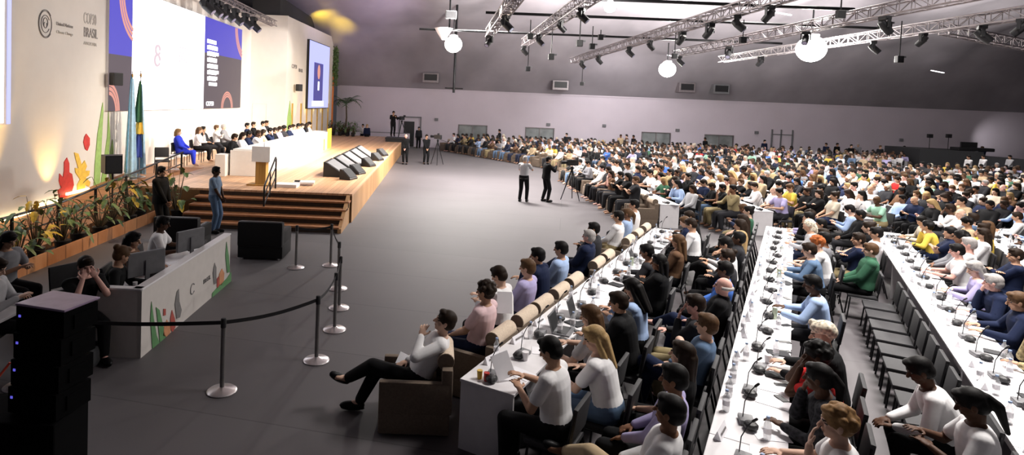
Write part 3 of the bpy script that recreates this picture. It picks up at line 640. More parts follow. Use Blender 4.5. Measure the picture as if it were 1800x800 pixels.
# barrier posts with belts
posts = [(-4.95, 7.1)] + [tuple(at(x, y)[:2]) for x, y in ((390, 688), (556, 634), (588, 580), (596, 542), (594, 508), (581, 467), (520, 471))]
names = ['behind the speaker stack', 'nearest to the camera', 'second from the camera', 'third from the camera', 'fourth from the camera', 'fifth from the camera', 'in front of the step corner', 'beside the black armchair']
for k, (x, y) in enumerate(posts):
    t = thing('barrier_post', 'steel belt barrier post on a round foot, ' + names[k], 'barrier post', (x, y, 0), 0, 'belt barrier posts')
    MB().lathe([(.175, 0), (.18, .012), (.16, .028), (.06, .04), (.03, .06)], n=28).build('round_foot', MT['steel'], t, True)
    MB().cyl((0, 0, .03), (0, 0, .86), .028, n=14).build('pole', MT['steelp'] if 'steelp' in MT else MT['grey'], t, True)
    MB().lathe([(.034, .80), (.034, .90), (.028, .915), (.0, .92)], n=14).build('belt_head', MT['black'], t, True)
    if k + 1 < len(posts) and k != 5 or k == 5:
        q = posts[k + 1] if k + 1 < len(posts) else None
        if q:
            dx, dy = q[0] - x, q[1] - y; L = math.hypot(dx, dy); mb = MB(); N = 10; nx, ny = -dy / L * .002, dx / L * .002
            for i in range(N):
                f0, f1 = i / N, (i + 1) / N; z0 = .86 - .05 * math.sin(math.pi * f0); z1 = .86 - .05 * math.sin(math.pi * f1)
                mb.poly([(dx * f0 + nx, dy * f0 + ny, z0 - .024), (dx * f1 + nx, dy * f1 + ny, z1 - .024), (dx * f1 + nx, dy * f1 + ny, z1 + .024), (dx * f0 + nx, dy * f0 + ny, z0 + .024)], (-2 * nx, -2 * ny, 0))
            mb.build('belt', MT['black'], t)

# plants
def plant(loc, label, n, h, w, seed, mats=('leaf', 'leaf2'), pot=True, g='plants along the ramp', name='potted_plant', leaf=.26, lw=.09, droop=1.0, pz=.3):
    rnd = random.Random(seed); t = thing(name, label, 'plant', loc, rnd.random() * 6, g)
    if pot:
        MB().lathe([(.12, 0), (.17, pz), (.15, pz), (.13, pz - .04), (.01, pz - .04)], n=14).build('pot', MT['black'], t, True)
    stems = MB(); leaves = MB()
    for i in range(n):
        a = rnd.random() * 6.283; rr = w * (.25 + .75 * rnd.random()); hh = h * (.35 + .65 * rnd.random())
        tip = Vector((math.cos(a) * rr, math.sin(a) * rr, hh)); base = Vector((math.cos(a) * .03, math.sin(a) * .03, pz - .05))
        stems.tube([base, base.lerp(tip, .5) + Vector((0, 0, .1)), tip], [.012, .009, .005], 5)
        out = Vector((math.cos(a), math.sin(a), .35 - rnd.random() * droop)).normalized(); side = out.cross(Vector((0, 0, 1))).normalized(); up = side.cross(out)
        l = leaf * (.6 + .8 * rnd.random()); ww = lw * (.7 + .6 * rnd.random()); leaves.mi = 0 if rnd.random() < .72 else 1
        prev = None
        for q in range(7):
            v = q / 6; wv = ww * math.sin(math.pi * min(1, v * .95 + .04)) ** .8 * (1 if q % 2 else .7)
            c = tip + out * l * v - Vector((0, 0, 1)) * (v * v * l * .45)
            row = [leaves.bm.verts.new(c - side * wv + up * wv * .25), leaves.bm.verts.new(c), leaves.bm.verts.new(c + side * wv + up * wv * .25)]
            if prev:
                for z in (0, 1):
                    f = leaves.bm.faces.new((prev[z], prev[z + 1], row[z + 1], row[z])); f.material_index = leaves.mi
            prev = row
    stems.build('stem', MT['trunk'], t); leaves.build('foliage', [MT[m] for m in mats], t)
    return t
spots_ = [(-8.25 + .1 * (k_ % 2), 9.4 + .72 * k_) for k_ in range(11)]
for k, (x, y) in enumerate(spots_):
    plant((x, y, 0), 'leafy potted plant below the ramp railing, %s from the camera' % ORD[k], 27, 1.25 + .25 * math.sin(k * 1.7), .5, 20 + k, ('leaf', 'leafy') if k in (1, 4, 5, 8, 9) else ('leaf', 'leaf2'), leaf=.24, lw=.07)
plant((-7.35, 16.9, 0), 'tall bright green plant beside the left end of the steps', 26, 1.5, .45, 77, ('leaf', 'leafy'))
bt = thing('planter_box', 'long dark trough holding the plants below the ramp', 'planter', (-7.9, 13, 0))
R_(MB().box((-7.86, 13.0, .12), (.04, 8.4, .34)), 'side_board', 'woodx', bt)
# palm and bushes behind the stage end
def palm(loc, label):
    t = thing('potted_palm', label, 'palm', loc)
    MB().tube([(0, 0, 0), (.06, 0, .9), (0, 0, 1.9)], [.09, .06, .05], 8).build('trunk', MT['trunk'], t, True); rnd = random.Random(5)
    for k in range(11):
        a = k * 2.4; L = 1.5; mb = MB(); P = []
        for i in range(9):
            v = i / 8; P.append(Vector((math.cos(a) * L * .75 * v, math.sin(a) * L * .75 * v, 1.9 + 1.35 * v - 1.0 * v * v * (1 + .4 * math.sin(k)))))
        mb.tube(P, .015, 4); s = Vector((-math.sin(a), math.cos(a), 0))
        for i in range(1, 9):
            for sg in (-1, 1):
                q = P[i]; e = q + s * sg * .34 + (P[i] - P[i - 1]).normalized() * .22 - Vector((0, 0, .12)); d = (P[i] - P[i - 1]) * .28
                vs = [mb.bm.verts.new(v) for v in (q - d, q + d, e)]; mb.bm.faces.new(vs)
        mb.build('frond', MT['leaf2'], t)
q = onY(607, 232, 46.6); palm((q.x, 46.6, 1.3), 'dark palm standing against the rear wall behind the stage'); box_thing('palm_plinth', 'dark plinth under the palm behind the stage', 'plinth', (q.x, 46.6, 0), (.6, .6, 1.3), 'dgrey')
for k, (x, yy) in enumerate(((585, 250), (597, 250), (610, 250), (620, 250))):
    q = onY(x, yy, 45.2 - .2 * k); plant((q.x, 45.2 - .2 * k, SZ if q.x < SX else 0), 'green bush at the far end of the stage, %s from the wing wall' % ORD[k], 46, 1.15, .55, 50 + k, ('leaf', 'leaf2'), True, 'bushes at the far end of the stage', 'potted_bush', .3, .05)
# camera deck at the far end of the stage
cd = thing('camera_deck', 'black camera deck at the far end of the stage', 'platform', (-3.3, 41.5, 0))
pa = onY(677, 240, 40.5); pb = onY(711, 240, 40.5)
R_(MB().box(((pa.x + pb.x) / 2, 41.2, 1.08), (pb.x - pa.x, 1.6, .08)), 'deck_board', 'black', cd); R_(MB().box(((pa.x + pb.x) / 2, 41.2, .52), (pb.x - pa.x - .06, 1.5, 1.04)), 'skirt', 'dgrey', cd)
# low fence behind the stage end
lf = thing('low_partition', 'low grey partition between the stage end and the rear wall', 'partition', (-4.4, 46.9, 0))
R_(MB().box((-4.4, 46.9, .55), (4.4, .06, 1.1)), 'panel', 'rear', lf); R_(MB().box((-4.4, 46.9, 1.12), (4.4, .1, .05)), 'top_rail', 'grey', lf)

# tripods with video cameras
def video_camera(loc, rz_, label, h=1.45):
    t = thing('video_camera', label, 'camera', loc, rz_)
    for k in range(3):
        a = R(90 + 120 * k); MB().tube([(0, 0, h - .1), (math.cos(a) * .42, math.sin(a) * .42, .02)], [.03, .018], 6).build('tripod_leg', MT['blackm'], t)
    MB().lathe([(.05, h - .14), (.07, h - .06), (.05, h)], n=10).build('fluid_head', MT['blackm'], t)
    cb = MB().box((0, 0, h + .14), (.16, .46, .24), bev=.02).build('camera_body', MT['black'], t); MB().cyl((0, .22, h + .15), (0, .48, h + .15), .06, .08).build('lens', MT['blackm'], cb, True)
    MB().box((-.14, -.1, h + .3), (.16, .05, .12)).build('viewfinder', MT['black'], cb); MB().tube([(.05, -.1, h), (.12, -.55, h - .12)], .012, 6).build('pan_handle', MT['blackm'], t)
    return t
p = at(768, 290); video_camera((p.x, p.y, 0), R(60), 'video camera on a tripod beside the two standing men near the far stage corner', 1.5)
p = at(1003, 352); video_camera((p.x, p.y, 0), R(100), 'video camera on a tripod in front of the middle armchair row', 1.35)
p = onY(703, 236, 41.2); video_camera((p.x + .1, 41.2, 1.12), R(150), 'video camera on a tripod on the black camera deck', 1.2)

# ================================================================== RIGGING
def truss(name, A, B, label, w=.30, seg=.5):
    A, B = Vector(A), Vector(B); d = (B - A); L = d.length; d.normalize(); s = d.cross(Vector((0, 0, 1))).normalized(); u = s.cross(d)
    mb = MB(); n = max(2, int(L / seg)); cs = [s * i * w / 2 + u * j * w / 2 for i, j in ((-1, -1), (1, -1), (1, 1), (-1, 1))]
    for c in cs: mb.tube([A + c, B + c], .025, 6)
    for k in range(n):
        p, q = A + d * L * k / n, A + d * L * (k + 1) / n
        for i in range(4):
            a, b = cs[i], cs[(i + 1) % 4]
            if k % 2: a, b = b, a
            mb.tube([p + a, q + b], .012, 4); mb.tube([p + cs[i], p + cs[(i + 1) % 4]], .012, 4)
    return tag(mb.build(name, MT['alu']), label, 'truss', 'lighting trusses')
TZ = 6.5
TR_ = [(1.9, 24.0), (3.75, 27.0), (8.0, 36.5), (11.5, 29.5), (14.7, 31.5)]
for k, (x, y) in enumerate(TR_):
    truss('lighting_truss', (x, 8.5, TZ), (x, y, TZ), 'silver lighting truss under the tent roof, %s from the stage' % ORD[k])
truss('lighting_truss', onY(1660, 52, 19.5), onY(1815, 82, 21.5), 'short silver truss at the upper right edge of the picture')
truss('lighting_truss', (-9.55, 20, 7.75), (-9.55, 34.2, 7.75), 'truss above the big screen holding a line of black spotlights')
for k, (ya_, x0, x1) in enumerate(((17.6, 0, 12), (26.5, -1, 15), (21.0, 1.5, 15.5))):
    o = MB().cyl((x0, ya_, TZ + .35), (x1, ya_, TZ + .35), .05).build('rigging_pipe', MT['blackm']); tag(o, 'long dark rigging pipe crossing above the trusses, %s from the camera' % ORD[(0, 2, 1)[k]], 'pipe', 'rigging pipes')
def fixture_proto():
    t = thing('moving_spotlight', 'x', 'spotlight', (0, 0, 0))
    MB().box((0, 0, -.06), (.26, .2, .12), bev=.02).build('base_box', MT['black'], t)
    for s in (-1, 1): MB().box((s * .15, 0, -.2), (.03, .09, .26)).build('yoke_arm', MT['black'], t)
    MB().tube([(0, .12, -.16), (0, 0, -.28), (0, -.2, -.46)], [.09, .12, .11], 12).build('lamp_head', MT['black'], t, True); hd = [c for c in COL.objects if c.name.startswith('lamp_head')][-1]
    MB().cyl((0, -.2, -.462), (0, -.206, -.468), .085, n=12).build('lens', MT['lens'], hd)
    return t
FP = freeze(fixture_proto()); first = [True]
def fixture(p, rz_, label, s=1.0, g='spotlights on the trusses'):
    o = FP if first[0] else copy_tree(FP); first[0] = False
    o.location = p; o.rotation_euler = (0, 0, rz_); o.scale = (s, s, s); o['label'] = label; o['group'] = g
tp = lambda x, y, X: onX(x, y, X)
for ti, (X, pts) in enumerate(((3.75, (27.0, 22.6, 18.6, 16.2)), (8.0, (34, 30.2, 25.6, 23, 20.2, 18.0, 16.4, 14.8)), (11.5, (29, 24, 19, 15.6)), (14.7, (27.5, 24.0, 20.6, 18.3, 16.4, 15.2)), (1.9, (23.5, 18)))):
    for k, y in enumerate(pts):
        fixture((X + random.uniform(-.1, .1), y, TZ - .15), R(random.choice([60, 100, 200, -40])), 'black moving spotlight on the %s truss from the stage, %s from its far end' % (ORD[[1.9, 3.75, 8.0, 11.5, 14.7].index(X)], ORD[k]), random.uniform(.75, 1.0))
for k, (x, y) in enumerate(((362, 4), (376, 8), (385, 14), (399, 16), (414, 22), (432, 22), (446, 36))):
    q = onX(x, y, -9.55); fixture((-9.55, q.y, 7.6), R(90), 'black spotlight on the truss above the big screen, %s from the left' % ORD[k], 1.5, 'spotlights above the big screen')
# thin drop rods carrying small boxes
for k, (x, y0_, y1_, Y) in enumerate(((928, 70, 118, 27), (969, 40, 96, 21.5), (1019, 10, 72, 20), (1041, 50, 78, 23), (1023, 110, 145, 36), (1186, 30, 95, 24), (1581, 25, 100, 19), (1560, 0, 40, 18), (932, 15, 60, 22), (1056, 40, 62, 24), (1478, 0, 20, 16), (1306, 30, 66, 20))):
    a_, b_ = onY(x, y0_, Y), onY(x, y1_, Y)
    t = thing('hanging_microphone', 'small black box hanging on a thin rod, %s from the stage' % ORD[k], 'microphone', (b_.x, Y, b_.z), 0, 'boxes hanging from the rigging')
    MB().cyl((0, 0, 0), (0, 0, TZ + .3 - b_.z), .018, n=6).build('rod', MT['blackm'], t); MB().box((0, 0, -.08), (.2, .16, .22), bev=.02).build('box', MT['black'], t); MB().box((.1, 0, .0), (.18, .06, .06)).build('clamp', MT['grey'], t)
# big floodlights
MT['lampglow'] = glow('lamp_glow', (1, .97, .90), 26)
for k, (x, y, Y, r, pw) in enumerate(((797, 78, 26.5, .38, 900), (1173, 122, 34.0, .46, 1500), (1426, 86, 23.0, .52, 1900), (1072, 12, 17.0, .17, 300))):
    c_ = onY(x, y, Y)
    t = thing('floodlight', 'round white floodlight glowing under the tent roof, %s' % ['above the far stage corner', 'low over the middle block', 'largest one at the upper right', 'small one at the top edge'][k], 'lamp', c_, 0, 'floodlights under the tent roof')
    MB().ell((0, 0, 0), (r, r, r * .95), u=24, v=14).build('glowing_globe', MT['lampglow'], t, True)
    MB().lathe([(r * .35, r * .86), (r * .5, r * .92), (r * .5, r * 1.05), (.05, r * 1.15)], n=16).build('lamp_cap', MT['alu'], t); MB().cyl((0, 0, r * 1.1), (0, 0, TZ + .2 - c_.z if c_.z + r * 1.1 < TZ else 1.5), .03).build('hanger', MT['blackm'], t)
    bulb('floodlight_light', c_ + Vector((0, 0, -r - .12)), pw, (1, .96, .9), .2); bulb('floodlight_light', c_ + Vector((0, -r - .12, r * .6)), pw * .35, (1, .96, .9), .2)
# lantern like shade beside the first floodlight
c_ = onY(780, 50, 26.5); t = thing('clip_spotlight', 'silver hooded spotlight hanging beside the left floodlight', 'spotlight', c_)
MB().tube([(0, 0, 0), (0, 0, -.5)], [.42, .08], 12).build('hood', MT['white'], t, True); MB().cyl((.25, 0, .0), (.25, 0, 1.5), .04).build('pole', MT['blackm'], t); MB().box((.3, 0, .6), (.5, .3, .35), bev=.04).build('ballast', MT['grey'], t)
# slim strip lights on the roof fabric
for k, (x, y, Y) in enumerate(((1648, 126, 44.0), (1215, 12, 30), (1376, 24, 30), (1183, 99, 41))):
    c_ = onY(x, y, Y); o = MB().box((0, 0, 0), (.8, .2, .05), bev=.01).build('strip_light', E['white']); o.location = c_; o.rotation_euler = (0, R(12), R(-20)); tag(o, 'slim white strip light on the tent roof, %s' % ['near the right edge', 'at the top middle', 'at the top right of the middle', 'beside the middle floodlight'][k], 'lamp')
# air outlets above the rear wall
for k, (x, y) in enumerate(((757, 137), (985, 150), (1207, 154), (1267, 157), (1798, 104))):
    c_ = onY(x, y, 46.9); t = thing('air_outlet', 'grey air outlet box above the rear wall, %s from the left' % ORD[k], 'air vent', c_, 0, 'air outlets above the rear wall')
    MB().box((0, .3, 0), (1.25, .9, .75), bev=.03).build('duct_box', MT['alu' if k != 3 else 'grey'], t)
    MB().box((0, -.16, .04), (1.0, .03, .48)).build('grille', MT['black'], t)
# pole with fixtures below the left floodlight
c_ = onY(798, 150, 40); t = thing('hanging_fixture', 'dark pole ending in a cross bar in front of the rear wall top', 'rigging', c_)
MB().cyl((0, 0, -.5), (0, 0, 5.9), .08).build('pole', MT['blackm'], t); MB().cyl((-.6, 0, -.2), (.6, 0, -.2), .04).build('cross_bar', MT['blackm'], t)
# exit sign plates and small boxes on the rear wall
for k, (x, y) in enumerate(((767, 210), (964, 219), (1062, 221), (1191, 229), (1330, 233), (1584, 246))):
    c_ = onY(x, y, WY - .06); o = MB().box((0, 0, 0), (.3, .08, .22), bev=.01).build('wall_box', MT['grey']); o.location = c_; tag(o, 'small grey box on the rear wall, %s from the left' % ORD[k], 'wall box', 'small boxes on the rear wall')
# black control riser at far right
RXa = onY(1617, 262, 43.0)
rs = thing('control_riser', 'black control platform with skirts at the far right of the hall', 'platform', (RXa.x, 41, 0))
for nm, a0, b0, z in (('skirt', (1617, 43.0), (1730, 42.0), RXa.z), ('skirt', (1730, 42.0), (1850, 38.5), RXa.z - .30)):
    A2 = onY(a0[0], 262, a0[1]); B2 = onY(b0[0], 262, b0[1])
    R_(MB().poly([(A2.x, a0[1], 0), (B2.x, b0[1], 0), (B2.x + .3, b0[1] + 3.4, 0), (A2.x, a0[1] + 3.4, 0)], (0, 0, z)), nm, 'dgrey', rs)
ct = onY(1718, 258, 42.8); t = thing('control_console', 'dark mixing console on top of the black control platform', 'console', (ct.x, 43.2, RXa.z))
MB().box((0, 0, .12), (2.6, .8, .24), bev=.05).build('desk_body', MT['black'], t); MB().box((0, .3, .42), (1.2, .1, .4), bev=.02).build('screen', MT['black'], t)
for k, x in enumerate((1633, 1666)):
    a_, b_ = onY(x, 262, 44), onY(x, 239, 44); t = thing('lighting_stand', 'thin stand with a small lamp head behind the control platform, %s one' % ['left', 'right'][k], 'lamp stand', (a_.x, 44, 0), 0, 'lamp stands at the control platform')
    MB().cyl((0, 0, 0), (0, 0, b_.z - .1), .02).build('pole', MT['blackm'], t); MB().box((0, 0, b_.z), (.34, .2, .28), bev=.03).build('lamp_head', MT['black'], t)
    for a in (0, 120, 240): MB().cyl((0, 0, .5), (math.cos(R(a)) * .4, math.sin(R(a)) * .4, 0), .015).build('leg', MT['blackm'], t)

# ================================================================== PEOPLE
MT['skin'] = objmat('skin', .55, 30, .92, 1.08, bump=.05)
MT['lips'] = objmat('lips', .5, 30, .6, .7, bump=0)
MT['eye'] = mat('eye', (.05, .035, .03), .2); MT['brow'] = mat('brow', (.03, .02, .015), .8)
MT['hairm'] = objmat('hair', .6, 60, .6, 1.5, bump=.5)
MT['cloth'] = objmat('cloth', .85, 14, .86, 1.08); MT['cloth2'] = objmat('patterned_cloth', .85, 34, .25, 1.9, spots=True)
MT['shoe'] = objmat('shoe_leather', .45, 20)
DG = bpy.context.evaluated_depsgraph_get
def solid(mb, name, mats, voxel, dec=None, smooth=2, classify=None):
    me = mb.mesh(name, mats)
    o = bpy.data.objects.new('tmp', me); COL.objects.link(o)
    r = o.modifiers.new('r', 'REMESH'); r.mode = 'VOXEL'; r.voxel_size = voxel; r.use_smooth_shade = True
    if smooth:
        s = o.modifiers.new('s', 'SMOOTH'); s.factor = .5; s.iterations = smooth
    if dec:
        d = o.modifiers.new('d', 'DECIMATE'); d.ratio = dec
    bpy.context.view_layer.update()
    out = bpy.data.meshes.new_from_object(o.evaluated_get(DG())); out.name = name
    bpy.data.objects.remove(o); bpy.data.meshes.remove(me)
    out.materials.clear()
    for m in (mats if isinstance(mats, list) else [mats]): out.materials.append(m)
    out.polygons.foreach_set('material_index', [0] * len(out.polygons))
    if classify:
        for p in out.polygons: p.material_index = classify(p.center)
    out.polygons.foreach_set('use_smooth', [True] * len(out.polygons))
    return out
V = Vector
def ik(a, b, l1, l2, pole):
    a, b = V(a), V(b); d = b - a; L = min(d.length, (l1 + l2) * .995); dn = d.normalized(); b = a + dn * L
    x = (l1 * l1 - l2 * l2 + L * L) / (2 * L); h = math.sqrt(max(0, l1 * l1 - x * x))
    p = V(pole) - dn * V(pole).dot(dn); p.normalize()
    return a + dn * x + p * h, b
def headframe(hc, yaw, pitch, roll=0):
    return Matrix.Translation(hc) @ Matrix.Rotation(R(yaw), 4, 'Z') @ Matrix.Rotation(R(pitch), 4, 'X') @ Matrix.Rotation(R(roll), 4, 'Y')
# poses: wrists / ankles in metres, x to the person's right, y forward, z up
POSES = {
 'desk':  dict(lean=10, head=(0, -12), wr=[(.20, .42, .80), (-.16, .44, .80)], an=[(.12, .42, .09), (-.12, .44, .09)]),
 'deskl': dict(lean=14, head=(25, -18), wr=[(.24, .36, .80), (-.08, .46, .80)], an=[(.13, .36, .09), (-.12, .48, .09)]),
 'chin':  dict(lean=12, head=(-12, -6), wr=[(.07, .25, 1.06), (-.18, .38, .80)], an=[(.12, .40, .09), (-.12, .46, .09)], pole=[(.3, -.1, -1), (-.6, -.3, -.6)]),
 'chinl': dict(lean=4, head=(10, -4), wr=[(.20, .38, .80), (-.08, .22, 1.05)], an=[(.12, .45, .09), (-.1, .38, .09)], pole=[(.6, -.3, -.6), (-.3, .1, -1)]),
 'lap':   dict(lean=-8, head=(0, -4), wr=[(.13, .26, .66), (-.12, .28, .66)], an=[(.12, .50, .09), (-.12, .44, .09)]),
 'cross': dict(lean=-14, head=(-8, 2), wr=[(.10, .22, .68), (-.08, .24, .70)], an=[(.14, .52, .09), (.34, .78, .40)], kn=[None, (.05, .44, .66)]),
 'fold':  dict(lean=-4, head=(15, -2), wr=[(-.13, .20, .93), (.13, .22, .90)], an=[(.12, .46, .09), (-.13, .48, .09)], pole=[(.8, .1, -.5), (-.8, .1, -.5)]),
 'phone': dict(lean=6, head=(-5, -24), wr=[(.09, .36, .88), (-.10, .32, .84)], an=[(.12, .44, .09), (-.12, .42, .09)]),
 'armup': dict(lean=-6, head=(-10, 2), wr=[(.10, -.02, 1.30), (-.14, .28, .68)], an=[(.12, .46, .09), (-.12, .48, .09)], pole=[(1, .3, .1), (-.6, -.3, -.6)]),
 'bend':  dict(lean=27, head=(5, -28), wr=[(.10, .48, .62), (-.12, .46, .64)], an=[(.14, .34, .09), (-.14, .36, .09)]),
 'slouch': dict(pz=.50, lean=-28, head=(0, 18), wr=[(.12, .12, .60), (-.10, -.02, .98)], an=[(.14, .62, .09), (.22, .86, .26)], kn=[None, (-.02, .47, .60)], pole=[(.7, -.3, -.6), (-.8, .2, -.6)]),
 'facehands': dict(lean=12, head=(0, -10), wr=[(.075, .27, 1.09), (-.075, .27, 1.09)], an=[(.12, .42, .09), (-.12, .42, .09)], pole=[(.5, .2, -1), (-.5, .2, -1)]),
 'stand': dict(st=1, lean=0, head=(0, -4), wr=[(.05, .20, .92), (-.05, .21, .94)], an=[(.11, .0, .09), (-.11, .03, .09)], pole=[(.8, -.4, -.3), (-.8, -.4, -.3)]),
 'standr': dict(st=1, lean=1, head=(10, -4), wr=[(.25, .03, .80), (-.25, .05, .80)], an=[(.12, .03, .09), (-.12, -.04, .09)], pole=[(.3, -1, 0), (-.3, -1, 0)]),
 'standc': dict(st=1, lean=3, head=(0, -6), wr=[(.12, .34, 1.40), (-.10, .36, 1.34)], an=[(.12, .05, .09), (-.12, -.06, .09)], pole=[(.6, -.1, -.9), (-.6, -.1, -.9)]),
}
SKEL = {}
def skeleton(pn):
    P = POSES[pn]; st = P.get('st'); pz = .95 if st else P.get('pz', .56); S = {}
    ln = R(P['lean']); up = V((0, math.sin(ln), math.cos(ln))); fw = V((0, math.cos(ln), -math.sin(ln)))
    pel = V((0, 0, pz)); S['up'], S['fw'], S['pel'] = up, fw, pel
    S['waist'] = pel + up * .17; S['chest'] = pel + up * .36; S['shl'] = pel + up * .47; S['neck'] = pel + up * .53
    nu = V((0, math.sin(ln * .5), math.cos(ln * .5))); S['hc'] = S['neck'] + nu * .145 + V((0, .025, 0))
    S['hf'] = headframe(S['hc'], P['head'][0], P['head'][1]); po = P.get('pole', [(.7, -.5, -.6), (-.7, -.5, -.6)])
    S['arm'] = []
    for i, sg in enumerate((1, -1)):
        sh = S['shl'] + V((sg * .175, 0, -.005)); el, wr = ik(sh, P['wr'][i], .285, .25, po[i]); S['arm'].append((sh, el, wr))
    S['leg'] = []
    for i, sg in enumerate((1, -1)):
        hp = pel + V((sg * .095, .01, -.02)); kn = (P.get('kn') or [None, None])[i]
        if kn: an = V(kn) + (V(P['an'][i]) - V(kn)).normalized() * .42; S['leg'].append((hp, V(kn), an))
        else:
            k_, a_ = ik(hp, P['an'][i], .43, .43, (0, 1, .9)); S['leg'].append((hp, k_, a_))
    S['st'] = st; SKEL[pn] = S; return S
def hand(mb, wr, d, pn_, sg, fine):
    d = V(d).normalized(); n = V(pn_); n = (n - d * n.dot(d)).normalized(); s = d.cross(n)      # n: palm side
    rot = Matrix((s, d, n)).transposed()
    mb.ell(wr + d * .05, (.040, .052, .017), rot, 12, 8)
    if not fine: mb.cap(wr + d * .08, wr + d * .145 + n * .02, .03, .018, 8); mb.cap(wr + d * .03 + s * sg * .03, wr + d * .08 + s * sg * .06 + n * .01, .014, .010, 6); return
    for k, ln_ in enumerate((.072, .08, .075, .058)):
        o = (k - 1.5) * .0235 * -sg; b = wr + d * .088 + s * o; sp = (d + s * o * 2.2).normalized()
        m = b + sp * ln_ * .5 + n * .008; e = m + (sp * .75 + n * .65).normalized() * ln_ * .5
        mb.cap(b, m, .0095, .0088, 8); mb.cap(m, e, .0088, .0075, 8)
    b = wr + d * .025 + s * sg * .03; m = b + (d * .6 + s * sg * .8 + n * .2).normalized() * .045; mb.cap(b, m, .014, .011, 8); mb.cap(m, m + (d + s * sg * .2 + n * .3).normalized() * .032, .011, .009, 8)
def body(pn, fine):
    S = SKEL[pn]; mb = MB(); X = V((1, 0, 0)); up, fw = S['up'], S['fw']
    def ring(c, rx, ry): return (c, rx, ry, X, fw)
    p = S['pel']
    mb.loft([ring(p - up * .10, .10, .08), ring(p - up * .05, .165, .115), ring(p + up * .04, .172, .12), ring(p + up * .15, .145, .105), ring(p + up * .27, .155, .112), ring(p + up * .38, .172, .115), ring(p + up * .46, .16, .10), ring(p + up * .51, .10, .075), ring(p + up * .54, .06, .06)])
    for sg, (sh, el, wr) in zip((1, -1), S['arm']):
        mb.cap(sh - V((sg * .05, 0, 0)), sh, .055, .058); mb.cap(sh, el, .052, .040); mb.cap(el, wr, .041, .027)
    for hp, kn, an in S['leg']:
        mb.cap(hp, kn, .088, .058); mb.cap(kn, kn.lerp(an, .35), .056, .056); mb.cap(kn.lerp(an, .35), an, .056, .036); f = foot_dir(S, kn, an); mb.cap(an, an + f * .14 + V((0, 0, -.035)), .036, .03)
    hf = S['hf']; h3 = hf.to_3x3(); T = lambda x, y, z: hf @ V((x, y, z))
    mb.cap(S['neck'] - up * .05, T(0, -.015, -.06), .058, .052)
    mb.ell(T(0, -.012, .025), (.077, .096, .098), h3, 18, 12); mb.ell(T(0, .022, -.045), (.058, .066, .070), h3, 16, 10); mb.ell(T(0, .055, -.088), (.026, .024, .022), h3)
    mb.cap(T(0, .086, .012), T(0, .108, -.024), .010, .015, 8); mb.cap(T(-.035, .080, .026), T(.035, .080, .026), .013, .013, 8)
    for sg in (1, -1): mb.ell(T(sg * .078, -.005, -.008), (.012, .022, .034), h3, 10, 8); mb.cap(T(sg * .030, .062, -.02), T(sg * .045, .04, -.04), .02, .02, 8)
    mb.cap(T(-.018, .084, -.055), T(.018, .084, -.055), .009, .009, 8)
    for i, (sg, (sh, el, wr)) in enumerate(zip((1, -1), S['arm'])):
        d = (wr - el).normalized(); pl = V((0, 0, -1)) if abs(d.z) < .6 else (V((-sg, 0, 0)) if d.z < 0 else V((0, -1, 0)))
        if d.z > .5: d = (d + V((-sg * .2, -.15, .3))).normalized()
        hand(mb, wr, d, pl, sg * (1 if pl.z else 1), fine)
    inv = hf.inverted()
    def cls(c):
        q = inv @ c
        if q.y > .05:
            if abs(q.z - .006) < .0085 and abs(abs(q.x) - .033) < .014: return 2
            if abs(q.z - .030) < .006 and abs(abs(q.x) - .034) < .020: return 3
            if abs(q.z + .056) < .0075 and abs(q.x) < .026 and q.y > .075: return 1
        return 0
    if fine: return solid(mb, 'person_body', [MT['skin'], MT['lips'], MT['eye'], MT['brow']], .0068, .45, 1, cls)
    return solid(mb, 'person_body', [MT['skin']], .012, .13, 1)
def foot_dir(S, kn, an):
    sh = (an - kn).normalized(); f = V((0, 1, 0)) - sh * V((0, 1, 0)).dot(sh)
    if f.length < .25: f = V((0, 0, 1)) - sh * sh.z
    f.normalize()
    if an.z < .12: f = V((f.x, f.y, 0)).normalized()
    return f
def shirt(pn, sleeve, fine, jacket=False):
    S = SKEL[pn]; mb = MB(); X = V((1, 0, 0)); up, fw = S['up'], S['fw']; g = .030 if jacket else .017; p = S['pel']
    R1 = lambda h, rx, ry: (p + up * h, rx + g, ry + g, X, fw)
    lo = -.06 if S['st'] else .0
    mb.loft([R1(lo, .168, .118), R1(.06, .165, .118), R1(.15, .150, .110), R1(.27, .158, .114), R1(.38, .172, .116), R1(.46, .158, .10), R1(.505, .10, .075), (p + up * .53, .066, .064, X, fw)])
    rnd = random.Random(len(pn))
    for sg, (sh, el, wr) in zip((1, -1), S['arm']):
        mb.cap(sh - V((sg * .06, 0, 0)), sh, .058 + g, .060 + g * .7)
        if sleeve == 'short': mb.cap(sh, sh.lerp(el, .62), .056 + g * .6, .058 + g * .5)
        else:
            mb.cap(sh, el, .054 + g * .7, .046 + g * .7); mb.cap(el, el.lerp(wr, .93), .045 + g * .7, .034 + g * .4)
            for q in range(3): mb.ell(el.lerp(sh, .08 + .1 * q), (.05 + g * .7,) * 3, None, 8, 6)
    if jacket: mb.loft([(p + up * .50, .095, .088, X, fw), (p + up * .565, .072, .07, X, fw)])
    return solid(mb, 'jacket' if jacket else 'shirt', MT['cloth'], .0105 if fine else .02, .45 if fine else .22, 2)
